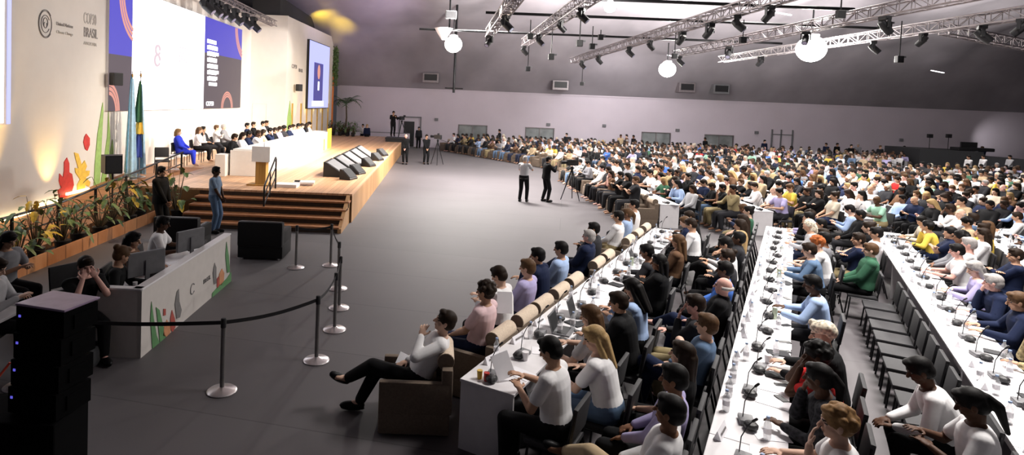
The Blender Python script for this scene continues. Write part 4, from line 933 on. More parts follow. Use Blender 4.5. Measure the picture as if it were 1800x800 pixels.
def trousers(pn, fine):
    S = SKEL[pn]; mb = MB(); X = V((1, 0, 0)); up, fw = S['up'], S['fw']; p = S['pel']; g = .018
    mb.loft([(p - up * .11, .11 + g, .09 + g, X, fw), (p - up * .05, .168 + g, .118 + g, X, fw), (p + up * .04, .172 + g, .12 + g, X, fw), (p + up * .12, .150 + g, .108 + g, X, fw)])
    for hp, kn, an in S['leg']: mb.cap(hp, kn, .093 + g * .5, .060 + g); mb.cap(kn, kn.lerp(an, .9), .060 + g, .050 + g * .6)
    return solid(mb, 'trousers', MT['cloth'], .0125 if fine else .022, .4 if fine else .22, 2)
def shoes(pn, fine, which):
    S = SKEL[pn]; mb = MB()
    for hp, kn, an in S['leg'][which:which + 1]:
        f = foot_dir(S, kn, an); dn = V((0, 0, -1)) if an.z < .12 else (an - kn).normalized(); s = f.cross(dn).normalized()
        mb.cap(an - f * .02 + dn * .03, an + f * .03 + dn * .035, .046, .046, 8); mb.ell(an + f * .085 + dn * .035, (.050, .125, .050), Matrix((s, f, dn)).transposed(), 12, 8); mb.ell(an + f * .06 + dn * .07, (.044, .135, .014), Matrix((s, f, dn)).transposed(), 12, 6)
    return solid(mb, 'shoe', MT['shoe'], .011 if fine else .02, .5 if fine else .4, 1)
def hair(style, fine):
    mb = MB(); m = MT['hairm']; rnd = random.Random(3)
    if style in ('short', 'curly', 'bun', 'pony', 'long', 'bob', 'grey'):
        mb.ell((0, -.016, .045), (.089, .104, .096), None, 18, 12); mb.ell((0, -.045, .0), (.084, .074, .085), None, 16, 10); mb.ell((0, .045, .098), (.062, .05, .034), None, 12, 8)
        for sg in (1, -1): mb.ell((sg * .072, .012, .03), (.016, .03, .045), None, 8, 6)
    if style == 'curly':
        for k in range(46):
            a = rnd.random() * 6.283; e = rnd.uniform(-.3, 1.4); d = V((math.cos(a) * math.cos(e), math.sin(a) * math.cos(e), math.sin(e)))
            if d.y > .35 and d.z < .65: continue
            mb.ell(V((0, -.018, .035)) + d * .100, (.030,) * 3, None, 8, 6)
    if style == 'afro': mb.ell((0, -.03, .06), (.128, .125, .125), None, 20, 12); mb.ell((0, -.06, .0), (.11, .09, .1), None, 12, 8)
    if style == 'bun': mb.ell((0, -.10, .10), (.045, .045, .045), None, 12, 8)
    if style == 'pony': mb.cap((0, -.11, .05), (0, -.15, -.03), .032, .04, 10); mb.cap((0, -.15, -.03), (.02, -.13, -.24), .04, .018, 10)
    if style in ('long', 'bob'):
        L = -.30 if style == 'long' else -.13
        for sg in (1, -1):
            mb.cap((sg * .070, -.015, .03), (sg * .080, -.03, L * .5), .028, .034, 10); mb.cap((sg * .080, -.03, L * .5), (sg * .075, -.055, L), .034, .022, 10)
            mb.cap((sg * .035, -.08, .0), (sg * .04, -.10, L), .045, .026, 10)
        mb.cap((0, -.09, .0), (0, -.105, L * 1.05), .05, .03, 10)
    if style == 'bald':
        mb.tube([(math.cos(R(a)) * .080, -.018 + math.sin(R(a)) * .092, .0) for a in range(170, 371, 20)], .024, 8)
    if style == 'cap':
        mb.ell((0, -.012, .062), (.090, .104, .076), None, 18, 12); mb.ell((0, .10, .052), (.062, .06, .012), None, 12, 6)
    if style == 'scarf':
        mb.ell((0, -.03, .045), (.098, .105, .105), None, 18, 12); mb.ell((0, -.03, -.06), (.078, .07, .085), None, 16, 10); mb.cap((0, -.09, -.02), (0, -.11, -.18), .06, .05); m = MT['cloth2']
    if style == 'turban':
        mb.ell((0, -.02, .085), (.105, .115, .075), None, 18, 12); mb.ell((0, -.07, .05), (.09, .075, .085), None, 16, 10); mb.ell((.03, .06, .12), (.05, .04, .045)); m = MT['cloth2']
    return solid(mb, 'headscarf' if style in ('scarf', 'turban') else ('cap' if style == 'cap' else 'hair'), m, .0085 if fine else .016, .6 if fine else .25, 1)
CACHE = {}
def part_mesh(kind, *a):
    k = (kind,) + a
    if k not in CACHE: CACHE[k] = dict(body=body, shirt=shirt, trousers=trousers, shoes=shoes, hair=hair)[kind](*a)
    return CACHE[k]
for pn in POSES: skeleton(pn)
SK = dict(fair=(.62, .40, .30), tan=(.46, .27, .18), brown=(.22, .11, .065), dark=(.085, .042, .026), pink=(.66, .38, .32))
HC = dict(black=(.006, .005, .005), dbrown=(.018, .010, .006), brown=(.085, .045, .022), blond=(.36, .24, .11), grey=(.32, .30, .29), white=(.6, .58, .56), red=(.32, .09, .025), lbrown=(.20, .11, .045))
CC = dict(uniform=(.20, .28, .40), white=(.80, .79, .80), cream=(.62, .55, .44), black=(.007, .007, .008), navy=(.010, .016, .045), grey=(.22, .22, .24), lgrey=(.45, .45, .47), blue=(.06, .16, .52), lblue=(.36, .48, .72), teal=(.04, .22, .22),
          green=(.04, .12, .07), mint=(.35, .60, .46), red=(.55, .03, .03), pink=(.72, .52, .54), beige=(.46, .35, .22), brown=(.13, .07, .04), yellow=(.70, .50, .08), lilac=(.42, .38, .62), orange=(.70, .18, .04), charcoal=(.024, .024, .028), denim=(.10, .16, .26), khaki=(.30, .24, .13), royal=(.03, .05, .55))
def person(label, loc, rz_, pose, top='white', bottom='black', skin='tan', hairs='short', hairc='black', sleeve='long', jacket=False, fine=False, group=None, shoe='black', pattern=False, scale=1.0, face=None, name='person'):
    S = SKEL[pose]
    b = link(name, part_mesh('body', pose, fine), None, loc, rz_, SK[skin]); b.scale = (scale, scale, scale) if S['st'] else (scale * 1.10, scale * 1.10, scale * 1.04)
    tag(b, label, 'person', group)
    t = link('jacket' if jacket else 'shirt', part_mesh('shirt', pose, sleeve, fine, jacket), b, color=CC[top])
    if pattern: t.data = patterned(t.data)
    link('trousers', part_mesh('trousers', pose, fine), b, color=CC[bottom])
    if fine or S['st']: [link('shoe', part_mesh('shoes', pose, fine, w_), b, color=CC.get(shoe, (.02, .02, .02))) for w_ in (0, 1)]
    if hairs:
        h = link('headscarf' if hairs in ('scarf', 'turban') else ('cap' if hairs == 'cap' else 'hair'), part_mesh('hair', hairs, fine), b, color=HC.get(hairc) or CC[hairc]); h.matrix_local = S['hf']
    return b
def patterned(me):
    k = me.name + '_p'
    if k not in CACHE: m = me.copy(); m.materials.clear(); m.materials.append(MT['cloth2']); CACHE[k] = m
    return CACHE[k]

# ================================================================== AUDIENCE: tables, chairs, people
import numpy as np
def chair_parts(t, dd=1):
    MB().box((0, .02, .45), (.46, .46, .055), bev=.02 if dd else 0).build('seat', MT['seatpad'], t, True)
    MB().box((0, -.225, .72), (.44, .045, .34), rot=Matrix.Rotation(R(8), 3, 'X'), bev=.015 if dd else 0).build('backrest', MT['seatpad'], t, True)
    for s in (-1, 1):
        MB().tube([(s * .225, .24, 0), (s * .215, .20, .43)], .013, 6).build('leg', MT['blackm'], t)
        MB().tube([(s * .225, -.30, 0), (s * .215, -.19, .45), (s * .215, -.24, .85)], .013, 6).build('leg', MT['blackm'], t)
        MB().cyl((s * .218, .2, .42), (s * .218, -.2, .42), .011, n=6).build('seat_frame', MT['blackm'], t)
MT['seatpad'] = mat('black_chair_fabric', (.022, .021, .024), .7, bump=.2, scale=40)
CH = thing('conference_chair', 'x', 'chair'); chair_parts(CH); chair_kids = list(CH.children)
def simple_chair():
    mb = MB(); mb.box((0, .02, .45), (.46, .46, .055)); mb.box((0, -.225, .72), (.44, .045, .34), rot=Matrix.Rotation(R(8), 3, 'X'))
    for s in (-1, 1): mb.box((s * .22, .22, .22), (.025, .025, .44)); mb.box((s * .22, -.24, .42), (.025, .025, .84))
    return mb.mesh('conference_chair', MT['seatpad'])
CHM = simple_chair(); cfirst = [True]
def put_chair(loc, rz_, label, g, near):
    if near:
        if cfirst[0]: r = CH; cfirst[0] = False
        else:
            r = CH.copy(); COL.objects.link(r)
            for k in chair_kids: c = k.copy(); COL.objects.link(c); c.parent = r
    else: r = bpy.data.objects.new('conference_chair', CHM); COL.objects.link(r)
    r.location = loc; r.rotation_euler = (0, 0, rz_); tag(r, label, 'chair', g); return r
# tables
TU = 2.0
TB = thing('conference_table', 'x', 'table')
MB().box((0, 0, .735), (TU - .01, .62, .03), bev=.006).build('tabletop', MT['white'], TB)
for s in (-1, 1): MB().box((s * (TU / 2 - .025), 0, .36), (.03, .60, .72)).build('end_panel', MT['white'], TB)
MB().box((0, .0, .45), (TU - .08, .02, .5)).build('modesty_panel', MT['white'], TB)
tk = list(TB.children); tfirst = [True]
def put_table(loc, rz_, label, g):
    if tfirst[0]: r = TB; tfirst[0] = False
    else:
        r = TB.copy(); COL.objects.link(r)
        for k in tk: c = k.copy(); COL.objects.link(c); c.parent = r
    r.location = loc; r.rotation_euler = (0, 0, rz_); tag(r, label, 'table', g); return r
# lounge armchair of the front row
def lounge(loc, rz_, label, g):
    global LG
    if LG is None:
        t = thing('lounge_armchair', 'x', 'armchair')
        MB().box((0, .02, .20), (.74, .78, .36), bev=.025).build('base', MT['couch'], t, True)
        MB().box((0, .08, .42), (.56, .6, .1), bev=.03).build('seat_cushion', MT['couch'], t, True)
        for s in (-1, 1): MB().box((s * .33, .02, .42), (.085, .78, .36), bev=.02).build('armrest', MT['couch'], t, True)
        MB().box((0, -.33, .5), (.74, .12, .5), bev=.02).build('backrest', MT['couch'], t, True)
        MB().cyl((-.26, -.31, .80), (.26, -.31, .80), .095, n=18).build('bolster_cushion', MT['bolster'], t, True); bo = [c for c in COL.objects if c.name.startswith('bolster_cushion')][-1]
        for s in (-1, 1): MB().cyl((s * .261, -.31, .80), (s * .268, -.31, .80), .09, n=18).build('bolster_end', MT['couch'], bo)
        LG = freeze(t); r = t
    else: r = copy_tree(LG)
    r.location = loc; r.rotation_euler = (0, 0, rz_); tag(r, label, 'armchair', g); return r
LG = None
def ang(n): return math.atan2(-n.x, n.y)
d1 = V((.513, .858, 0)); n1 = V((-.858, .513, 0)); d3 = V((.513, -.858, 0)); n3 = V((-.858, -.513, 0)); d2 = V((0, 1, 0)); n2 = V((-1, 0, 0))
RP = 2.37
ROWS = []     # block, row number, base, d, n, t0, t1
def clip_t(base, d, ok, lo=-14, hi=30):
    ts = [lo + i * .1 for i in range(int((hi - lo) / .1)) if ok(base + d * (lo + i * .1))]
    return (min(ts), max(ts)) if ts else None
def infr(p, z=1.2):
    y0 = 180 + .04 * (p.x / max(p.y, .1)) * 1.0
    return p.y > 3.4 and -1 < p.x < 1.03 * p.y + 1.2
for k in range(6):
    b = V((.60, 6.02, 0)) - n1 * RP * k
    ok = lambda p, k=k: infr(p) and p.y < (14.6 + .10 * (p.x - 5)) and (p - b).dot(d1) >= (0 if k == 0 else -6)
    c = clip_t(b, d1, ok)
    if c and c[1] - c[0] > 1: ROWS.append(('near', k, b, d1, n1, c[0], c[1]))
for k in range(11):
    X = 7.35 + 2.62 * k; b = V((X, 18.6 - .22 * (X - 7.3), 0))
    ok = lambda p: infr(p) and p.y >= b.y and p.y < 31.6 + .17 * (X - 7.3) and not (p.x > .79 * p.y and p.y > 35)
    c = clip_t(b, d2, ok)
    if c and c[1] - c[0] > 1: ROWS.append(('middle', k, b, d2, n2, c[0], c[1]))
for k in range(17):
    b = V((2.0, 44.8, 0)) - n3 * RP * k
    ok = lambda p: infr(p) and p.y < 46.2 and p.y > 33.6 + .17 * (p.x - 7.3) and not (p.x > .79 * p.y and p.y > 35)
    c = clip_t(b, d3, ok)
    if c and c[1] - c[0] > 1: ROWS.append(('far', k, b, d3, n3, c[0], c[1]))

# people picked out one by one in the near block: row, side, head pixel, pose ...
HERO = [
 (0, 'S', 785, 600, 'slouch', dict(top='white', bottom='black', skin='fair', hairs='short', hairc='dbrown'), 'man in white shirt sprawled in the front armchair, paper on his raised knee'),
 (0, 'S', 908, 525, 'lap', dict(top='pink', bottom='navy', skin='tan', hairs='curly', hairc='dbrown', sleeve='short'), 'person in pale pink top with curly dark hair, second armchair of front row'),
 (0, 'S', 938, 497, 'phone', dict(top='white', bottom='black', skin='fair', hairs='short', hairc='dbrown'), 'person in white shirt with round dark hair, third armchair of front row'),
 (0, 'S', 973, 480, 'lap', dict(top='lilac', bottom='navy', skin='fair', hairs='short', hairc='brown'), 'person in pale lilac shirt, fourth armchair of front row'),
 (0, 'S', 1012, 462, 'chinl', dict(top='navy', bottom='black', skin='tan', hairs='short', hairc='black', jacket=True), 'man in dark suit leaning in the fifth armchair of front row'),
 (0, 'S', 1003, 441, 'lap', dict(top='lblue', bottom='black', skin='tan', hairs='short', hairc='black'), 'man in light blue shirt beyond the dark-suited man in front row'),
 (0, 'S', 1060, 420, 'cross', dict(top='navy', bottom='navy', skin='pink', hairs='short', hairc='grey', jacket=True), 'grey haired man in navy suit lounging in the front row'),
 (0, 'S', 1080, 408, 'fold', dict(top='charcoal', bottom='black', skin='brown', hairs='short', hairc='black', jacket=True), 'man in charcoal jacket beside the grey haired man of front row'),
 (0, 'S', 1115, 385, 'lap', dict(top='white', bottom='khaki', skin='tan', hairs='short', hairc='black'), 'black haired person in white shirt near the far end of the front armchairs'),
 (0, 'B', 980, 605, 'phone', dict(top='white', bottom='black', skin='tan', hairs='short', hairc='black', sleeve='short'), 'black haired person in white tee holding a tablet at the nearest table end'),
 (0, 'B', 1022, 572, 'desk', dict(top='lgrey', bottom='black', skin='fair', hairs='long', hairc='brown', sleeve='short'), 'person with long brown hair in pale grey tee, first row table'),
 (0, 'B', 1066, 592, 'deskl', dict(top='white', bottom='denim', skin='fair', hairs='long', hairc='blond', sleeve='short'), 'person with long blond hair in white tee, first row table'),
 (0, 'B', 1087, 532, 'desk', dict(top='black', bottom='black', skin='tan', hairs='short', hairc='dbrown', jacket=True), 'short haired man in black jacket bending over the first row table'),
 (0, 'B', 1112, 507, 'phone', dict(top='lblue', bottom='black', skin='tan', hairs='long', hairc='black'), 'long haired person in light blue shirt behind the black jacket man'),
 (0, 'B', 1158, 462, 'fold', dict(top='black', bottom='black', skin='brown', hairs='long', hairc='black', jacket=True), 'broad person all in black with long black hair, first row table'),
 (0, 'B', 1137, 443, 'desk', dict(top='charcoal', bottom='black', skin='brown', hairs='short', hairc='black'), 'short haired person in charcoal beyond the broad person in black'),
 (0, 'B', 1192, 425, 'lap', dict(top='brown', bottom='black', skin='tan', hairs='long', hairc='brown'), 'person in brown top with brown hair, far part of first row table'),
 (0, 'B', 1215, 395, 'phone', dict(top='white', bottom='black', skin='tan', hairs='short', hairc='dbrown', pattern=False), 'person in white shirt with dark straps near the far end of first row'),
 (1, 'S', 1225, 715, 'cross', dict(top='white', bottom='beige', skin='brown', hairs='short', hairc='black'), 'man in white shirt and pale trousers, legs crossed, bottom of second row'),
 (1, 'S', 1257, 694, 'lap', dict(top='lilac', bottom='black', skin='brown', hairs='short', hairc='black'), 'black haired person in lilac shirt behind the man in pale trousers'),
 (1, 'S', 1262, 648, 'armup', dict(top='black', bottom='black', skin='fair', hairs='long', hairc='dbrown', sleeve='short'), 'long haired person raising one bare arm in second row'),
 (1, 'S', 1270, 578, 'cross', dict(top='denim', bottom='navy', skin='fair', hairs='short', hairc='brown'), 'brown haired man in denim shirt with crossed legs, second row'),
 (1, 'S', 1282, 548, 'chinl', dict(top='charcoal', bottom='khaki', skin='pink', hairs='short', hairc='dbrown'), 'pink faced person in charcoal top beyond the denim shirt man'),
 (1, 'S', 1292, 508, 'cross', dict(top='black', bottom='navy', skin='pink', hairs='bald', hairc='grey', jacket=True), 'balding grey haired man in black jacket, second row'),
 (1, 'S', 1306, 480, 'lap', dict(top='blue', bottom='black', skin='brown', hairs='short', hairc='black'), 'person in bright blue top, stage side of second row'),
 (1, 'S', 1322, 436, 'phone', dict(top='white', bottom='black', skin='tan', hairs='short', hairc='black'), 'black haired man in white shirt and dark straps, stage side of second row'),
 (1, 'S', 1300, 456, 'fold', dict(top='charcoal', bottom='black', skin='tan', hairs='bun', hairc='dbrown', jacket=True), 'person in charcoal with tied hair, stage side of second row'),
 (1, 'B', 1470, 745, 'chinl', dict(top='white', bottom='black', skin='fair', hairs='curly', hairc='lbrown', sleeve='short'), 'curly light brown haired person resting chin on hand, bottom of picture'),
 (1, 'B', 1412, 655, 'chin', dict(top='charcoal', bottom='black', skin='dark', hairs='pony', hairc='black', pattern=True), 'dark haired woman in speckled grey dress, hand at her chin'),
 (1, 'B', 1396, 620, 'facehands', dict(top='red', bottom='black', skin='dark', hairs='curly', hairc='black', sleeve='short'), 'person in red top with black curls beside the speckled dress'),
 (1, 'B', 1445, 590, 'desk', dict(top='black', bottom='black', skin='fair', hairs='turban', hairc='cream', jacket=True), 'person in black wearing a patterned pale head wrap'),
 (1, 'B', 1404, 496, 'desk', dict(top='lblue', bottom='charcoal', skin='dark', hairs='short', hairc='black'), 'man in pale blue shirt reaching both arms over the second row table'),
 (1, 'B', 1408, 438, 'desk', dict(top='denim', bottom='black', skin='fair', hairs='short', hairc='dbrown'), 'man in grey-blue shirt leaning on the second row table'),
 (1, 'B', 1436, 428, 'deskl', dict(top='white', bottom='grey', skin='fair', hairs='curly', hairc='red', sleeve='short'), 'person with curly ginger hair in white tee, second row table'),
 (2, 'S', 1630, 655, 'bend', dict(top='white', bottom='black', skin='dark', hairs='short', hairc='black'), 'man in white shirt bending far forward at the lower right'),
 (2, 'S', 1712, 712, 'phone', dict(top='white', bottom='black', skin='dark', hairs='pony', hairc='black', sleeve='short'), 'woman in white tee with black ponytail at the lower right'),
 (2, 'S', 1530, 440, 'lap', dict(top='green', bottom='black', skin='fair', hairs='short', hairc='brown', jacket=True), 'large man in dark green jacket at the end of the empty chairs'),
 (2, 'S', 1551, 412, 'lap', dict(top='white', bottom='black', skin='tan', hairs='short', hairc='black'), 'black haired man in white shirt behind the green jacket'),
 (2, 'S', 1500, 420, 'fold', dict(top='navy', bottom='khaki', skin='tan', hairs='short', hairc='dbrown'), 'person in navy top in front of the green jacket man'),
 (2, 'B', 1776, 566, 'chin', dict(top='khaki', bottom='black', skin='tan', hairs='short', hairc='grey', pattern=True), 'man in patterned grey shirt, chin in hand, at the right edge'),
 (2, 'B', 1772, 528, 'desk', dict(top='navy', bottom='navy', skin='tan', hairs='short', hairc='brown', jacket=True), 'brown haired man in navy suit at the right edge, third row table'),
 (2, 'B', 1708, 492, 'chin', dict(top='navy', bottom='navy', skin='pink', hairs='short', hairc='grey', jacket=True), 'grey haired man in navy suit leaning on his hand, third row table'),
 (2, 'B', 1678, 468, 'deskl', dict(top='lilac', bottom='black', skin='fair', hairs='long', hairc='grey'), 'long grey haired person in lilac shirt, third row table'),
 (2, 'B', 1648, 437, 'desk', dict(top='white', bottom='black', skin='pink', hairs='short', hairc='black', sleeve='short'), 'black haired pink faced person in white tee, third row table'),
 (3, 'S', 1745, 445, 'fold', dict(top='navy', bottom='navy', skin='tan', hairs='short', hairc='dbrown'), 'person in navy lying back with folded arms near the right edge'),
 (3, 'S', 1728, 412, 'lap', dict(top='white', bottom='black', skin='tan', hairs='long', hairc='dbrown'), 'long haired person in white blouse beyond the reclining navy person'),
]
OFFS = dict(S=.74, B=-.76)
hero_t = {}
rowd = {(r[0], r[1]): r for r in ROWS}
def place_on_row(rw, side, px, py, pose):
    blk, k, b, d, n, t0, t1 = rw; z = SKEL[pose]['hc'].z * 1.04; h = at(px, py, z); a = ang(n)
    hc = SKEL[pose]['hc']; off = Matrix.Rotation(a, 3, 'Z') @ V((hc.x, hc.y, 0)) * 1.1; root = V((h.x, h.y, 0)) - off
    return (root - b).dot(d), (root - b).dot(n)
used_lab = set()
for (k, side, px, py, pose, kw, lab) in HERO:
    rw = rowd[('near', k)]; t, nn = place_on_row(rw, side, px, py, pose); nn = max(.66, min(1.0, nn)) if side == 'S' else min(-.68, max(-1.1, nn)); L = hero_t.setdefault((k, side), [])
    L.append([t, px, py, pose, kw, lab, nn])
for key, L in hero_t.items():
    L.sort(key=lambda q: q[0])
    for it in range(30):
        for a_, b_ in zip(L, L[1:]):
            gap = b_[0] - a_[0]
            if gap < .60: m = (.60 - gap) / 2 + .002; a_[0] -= m; b_[0] += m
SEATS = []   # candidates for the repeated people: loc, rz, block, row, side, index from the camera end
CHAIRS = []
rr = random.Random(11)
def rowname(blk, k, side): return '%s side of %s block table row %s' % ('stage' if side == 'S' else 'rear', blk, ORD[k])
for (blk, k, b, d, n, t0, t1) in ROWS:
    a = ang(n); L = t1 - t0; m = max(1, int(round(L / TU)))
    near_first = d.y > 0
    for i in range(m):
        c = b + d * (t0 + TU * (i + .5)); idx = i if near_first else m - 1 - i
        put_table(c, a, 'white conference table of %s block row %s, %s table from the camera end' % (blk, ORD[k], ORD[idx]), 'white conference tables')
    t1b = t0 + m * TU
    for side in 'SB':
        sp = .84 if (k == 0 and side == 'S') else .66
        H = hero_t.get((k, side), []) if blk == 'near' else []
        ts = [(h[0], h) for h in H]
        last = max([h[0] for h in H]) + sp if H else t0 + .33
        t = last
        while t < t1b - .2: ts.append((t, None)); t += sp
        if blk == 'near' and k == 2 and side == 'S':      # the row of empty chairs
            lo = [h[0] for h in H if h[1] > 1600]; hi = min(h[0] for h in H if h[1] < 1600)
            t = max(lo) + .62
            while t < hi - .45: ts.append((t, 'empty')); t += .58
        if blk == 'near' and k == 0 and side == 'B': pass
        ts.sort(key=lambda q: q[0] if near_first else -q[0])
        for i, (t, h) in enumerate(ts):
            p = b + d * t + n * (h[6] if isinstance(h, list) and not (k == 0 and side == 'S') else OFFS[side])
            if k == 0 and side == 'S' and isinstance(h, list) and h[3] == 'slouch': p = V((-.12, 6.72, 0)); CHAIRS.append((p, R(90), blk, k, side, i, 'L')); person(h[5], p, R(90), h[3], fine=True, **h[4]); continue
            if k == 0 and side == 'S': CHAIRS.append((p - n * .0, a, blk, k, side, i, 'L'))
            else: CHAIRS.append((p, a, blk, k, side, i, 'C'))
            if h == 'empty': continue
            if h is None:
                if rr.random() < .93: SEATS.append((p, a + R(rr.uniform(-14, 14)), blk, k, side, i))
            else:
                kw = dict(h[4]); person(h[5], p, a + R(kw.pop('face', 0) or 0), h[3], fine=True, **kw)
SEATS.sort(key=lambda s: s[0].y); CHAIRS.sort(key=lambda s: s[0].y)
# chairs
nC = 0; massC = []
for (p, a, blk, k, side, i, kind) in CHAIRS:
    lab = '%s, %s, %s from the camera end'
    if kind == 'L': lounge(p - V((0, 0, 0)), a, 'taupe lounge armchair of %s block, %s from the camera end' % (blk, ORD[i]), 'front row lounge armchairs')
    elif nC < 300:
        put_chair(p, a, 'black chair, %s, %s from camera end' % (rowname(blk, k, side), ORD[i]), 'black conference chairs', nC < 110); nC += 1
    else: massC.append((p, a))
# repeated people
TOPS = ['white'] * 15 + ['black'] * 16 + ['navy'] * 8 + ['charcoal'] * 8 + ['lblue'] * 4 + ['cream'] * 3 + ['beige'] * 3 + ['grey'] * 3 + ['lgrey'] * 4 + ['brown'] * 3 + ['khaki'] * 2 + ['denim'] * 2 + ['pink', 'mint', 'red', 'blue', 'lilac', 'lilac', 'green', 'yellow']
SKS = ['fair'] * 4 + ['pink'] * 3 + ['tan'] * 5 + ['brown'] * 4 + ['dark'] * 2
HRS = [('short', 'black'), ('short', 'dbrown'), ('short', 'black'), ('short', 'brown'), ('long', 'black'), ('long', 'dbrown'), ('long', 'black'), ('bun', 'black'), ('pony', 'brown'), ('curly', 'black'), ('bob', 'dbrown'), ('bald', 'grey'), ('short', 'dbrown'), ('long', 'brown'), ('short', 'black'), ('bun', 'dbrown'), ('short', 'dbrown'), ('curly', 'dbrown'), ('long', 'blond'), ('short', 'grey'), ('scarf', 'cream'), ('short', 'black'), ('bob', 'black')]
PS = ['lap', 'cross', 'fold', 'lap', 'phone', 'chinl']; PB = ['desk', 'deskl', 'chin', 'phone', 'fold', 'lap']
NAMES = dict(lblue='light-blue', lgrey='light-grey', blue='bright-blue')
NIND = 205
mass = []
for s_i, (p, a, blk, k, side, i) in enumerate(SEATS):
    pose = rr.choice(PS if side == 'S' else PB); top = rr.choice(TOPS); sk = rr.choice(SKS); hs, hc_ = rr.choice(HRS); bt_ = rr.choice(['black', 'black', 'black', 'navy', 'charcoal', 'charcoal', 'khaki', 'denim'])
    if s_i < NIND:
        person('person in %s top, %s, %s from camera end' % (NAMES.get(top, top), rowname(blk, k, side), ORD[i]), p, a, pose, top, bt_, sk, hs, hc_, 'long' if rr.random() < .6 else 'short', top in ('navy', 'black', 'charcoal'), False, 'seated audience', scale=rr.uniform(.95, 1.05))
    else: mass.append((p, a, pose, top, sk, hc_, hs, bt_))
# the rest of the crowd as one object, and the rest of the chairs as another
def reduced(me, ratio):
    o = bpy.data.objects.new('tmp', me); COL.objects.link(o); d = o.modifiers.new('d', 'DECIMATE'); d.ratio = ratio
    bpy.context.view_layer.update(); out = bpy.data.meshes.new_from_object(o.evaluated_get(DG())); bpy.data.objects.remove(o); return out
ARR = {}
def arrays(me, ratio, key):
    if key in ARR: return ARR[key]
    r = reduced(me, ratio) if ratio < 1 else me; r.calc_loop_triangles()
    v = np.empty(len(r.vertices) * 3, 'f'); r.vertices.foreach_get('co', v); t = np.empty(len(r.loop_triangles) * 3, 'i'); r.loop_triangles.foreach_get('vertices', t)
    ARR[key] = (v.reshape(-1, 3), t.reshape(-1, 3)); return ARR[key]
def mass_object(name, items, palette, label, cat, smooth=True):
    VV, TT, MM = [], [], []; off = 0
    for arr, M, mi in items:
        v, t = arr; m = np.array(M)[:3]; w = v @ m[:, :3].T + m[:, 3]; VV.append(w); TT.append(t + off); MM.append(np.full(len(t), mi, 'i')); off += len(v)
    v = np.concatenate(VV).astype('f'); t = np.concatenate(TT).astype('i'); mi = np.concatenate(MM)
    me = bpy.data.meshes.new(name); me.vertices.add(len(v)); me.vertices.foreach_set('co', v.ravel()); me.loops.add(len(t) * 3); me.loops.foreach_set('vertex_index', t.ravel())
    me.polygons.add(len(t)); me.polygons.foreach_set('loop_start', np.arange(0, len(t) * 3, 3, dtype='i'))
    me.polygons.foreach_set('material_index', mi); me.polygons.foreach_set('use_smooth', np.full(len(t), smooth)); me.update(calc_edges=True)
    for m in palette: me.materials.append(m)
    o = bpy.data.objects.new(name, me); COL.objects.link(o); tag(o, label, cat, None, 'stuff'); return o, len(t)
PAL = []; PI = {}
def pal(c, tagn, rough=.8):
    k = (tagn, c)
    if k not in PI: PI[k] = len(PAL); PAL.append(mat('crowd_' + tagn, c, rough, var=.08))
    return PI[k]
items = []
for (p, a, pose, top, sk, hc_, hs, bt_) in mass:
    sc = rr.uniform(.95, 1.06); M = Matrix.Translation(p) @ Matrix.Rotation(a, 4, 'Z') @ Matrix.Scale(sc, 4)
    sl = 'long'
    items.append((arrays(part_mesh('body', pose, False), .10, ('b', pose)), M, pal(SK[sk], 'skin')))
    items.append((arrays(part_mesh('shirt', pose, sl, False, False), .16, ('s', pose)), M, pal(CC[top], 'cloth')))
    items.append((arrays(part_mesh('trousers', pose, False), .12, ('t', pose)), M, pal(CC[bt_], 'cloth')))
    items.append((arrays(part_mesh('hair', hs, False), .3, ('h', hs)), M @ SKEL[pose]['hf'], pal(HC.get(hc_) or CC[hc_], 'hair')))
if items:
    o, nt_ = mass_object('seated_crowd', items, PAL, 'dense seated crowd filling the far tables up to the rear wall', 'crowd'); print('CROWD', len(mass), nt_)
if massC:
    ca = arrays(CHM, 1, 'chair'); o, nt_ = mass_object('far_chairs', [(ca, Matrix.Translation(p) @ Matrix.Rotation(a, 4, 'Z'), 0) for p, a in massC], [MT['seatpad']], 'mass of black chairs under the far crowd', 'chairs', False)
print('SEATS', len(SEATS), 'CHAIRS', len(CHAIRS))

# ------------------------------------------------------------------ people outside the rows
def stander(lab, px, py, pose, face, kw, z=0.0, fine=False, Y=None):
    p = at(px, py, z) if Y is None else onY(px, py, Y); p = V((p.x, p.y, z if Y is None else p.z))
    return person(lab, p, R(face), pose, fine=fine, **kw)
K = dict
person('guard in black suit standing beside the plants with hands clasped', (-6.72, 14.5, 0), R(-100), 'stand', fine=True, top='black', bottom='black', skin='tan', hairs='short', hairc='black', jacket=True, scale=1.04)
person('guard in light blue uniform shirt and blue trousers before the steps', at(376, 410), R(-95), 'stand', fine=True, top='uniform', bottom='denim', skin='dark', hairs='short', hairc='black', sleeve='short')
stander('camera operator in grey vest seen from behind on the open floor', 919, 355, 'standc', -25, K(top='lgrey', bottom='black', skin='tan', hairs='short', hairc='grey', sleeve='short'), fine=True)
stander('camera operator in black beside the man in grey vest', 958, 355, 'standc', -75, K(top='black', bottom='black', skin='tan', hairs='short', hairc='black', jacket=True), fine=True)
stander('man in black standing at the far right stage corner', 712, 289, 'stand', 170, K(top='black', bottom='black', skin='pink', hairs='bald', hairc='grey', jacket=True))
stander('person in black with white badge standing beside the tripod camera', 748, 289, 'stand', 200, K(top='black', bottom='black', skin='tan', hairs='short', hairc='dbrown'))
stander('camera operator in black standing on the black camera deck', 690, 240, 'standc', 200, K(top='black', bottom='black', skin='tan', hairs='short', hairc='black'), 0, False, 40.9)
stander('person in dark clothes in the doorway behind the camera deck', 735, 262, 'standr', 190, K(top='charcoal', bottom='black', skin='tan', hairs='short', hairc='black'), 0, False, 46.8)
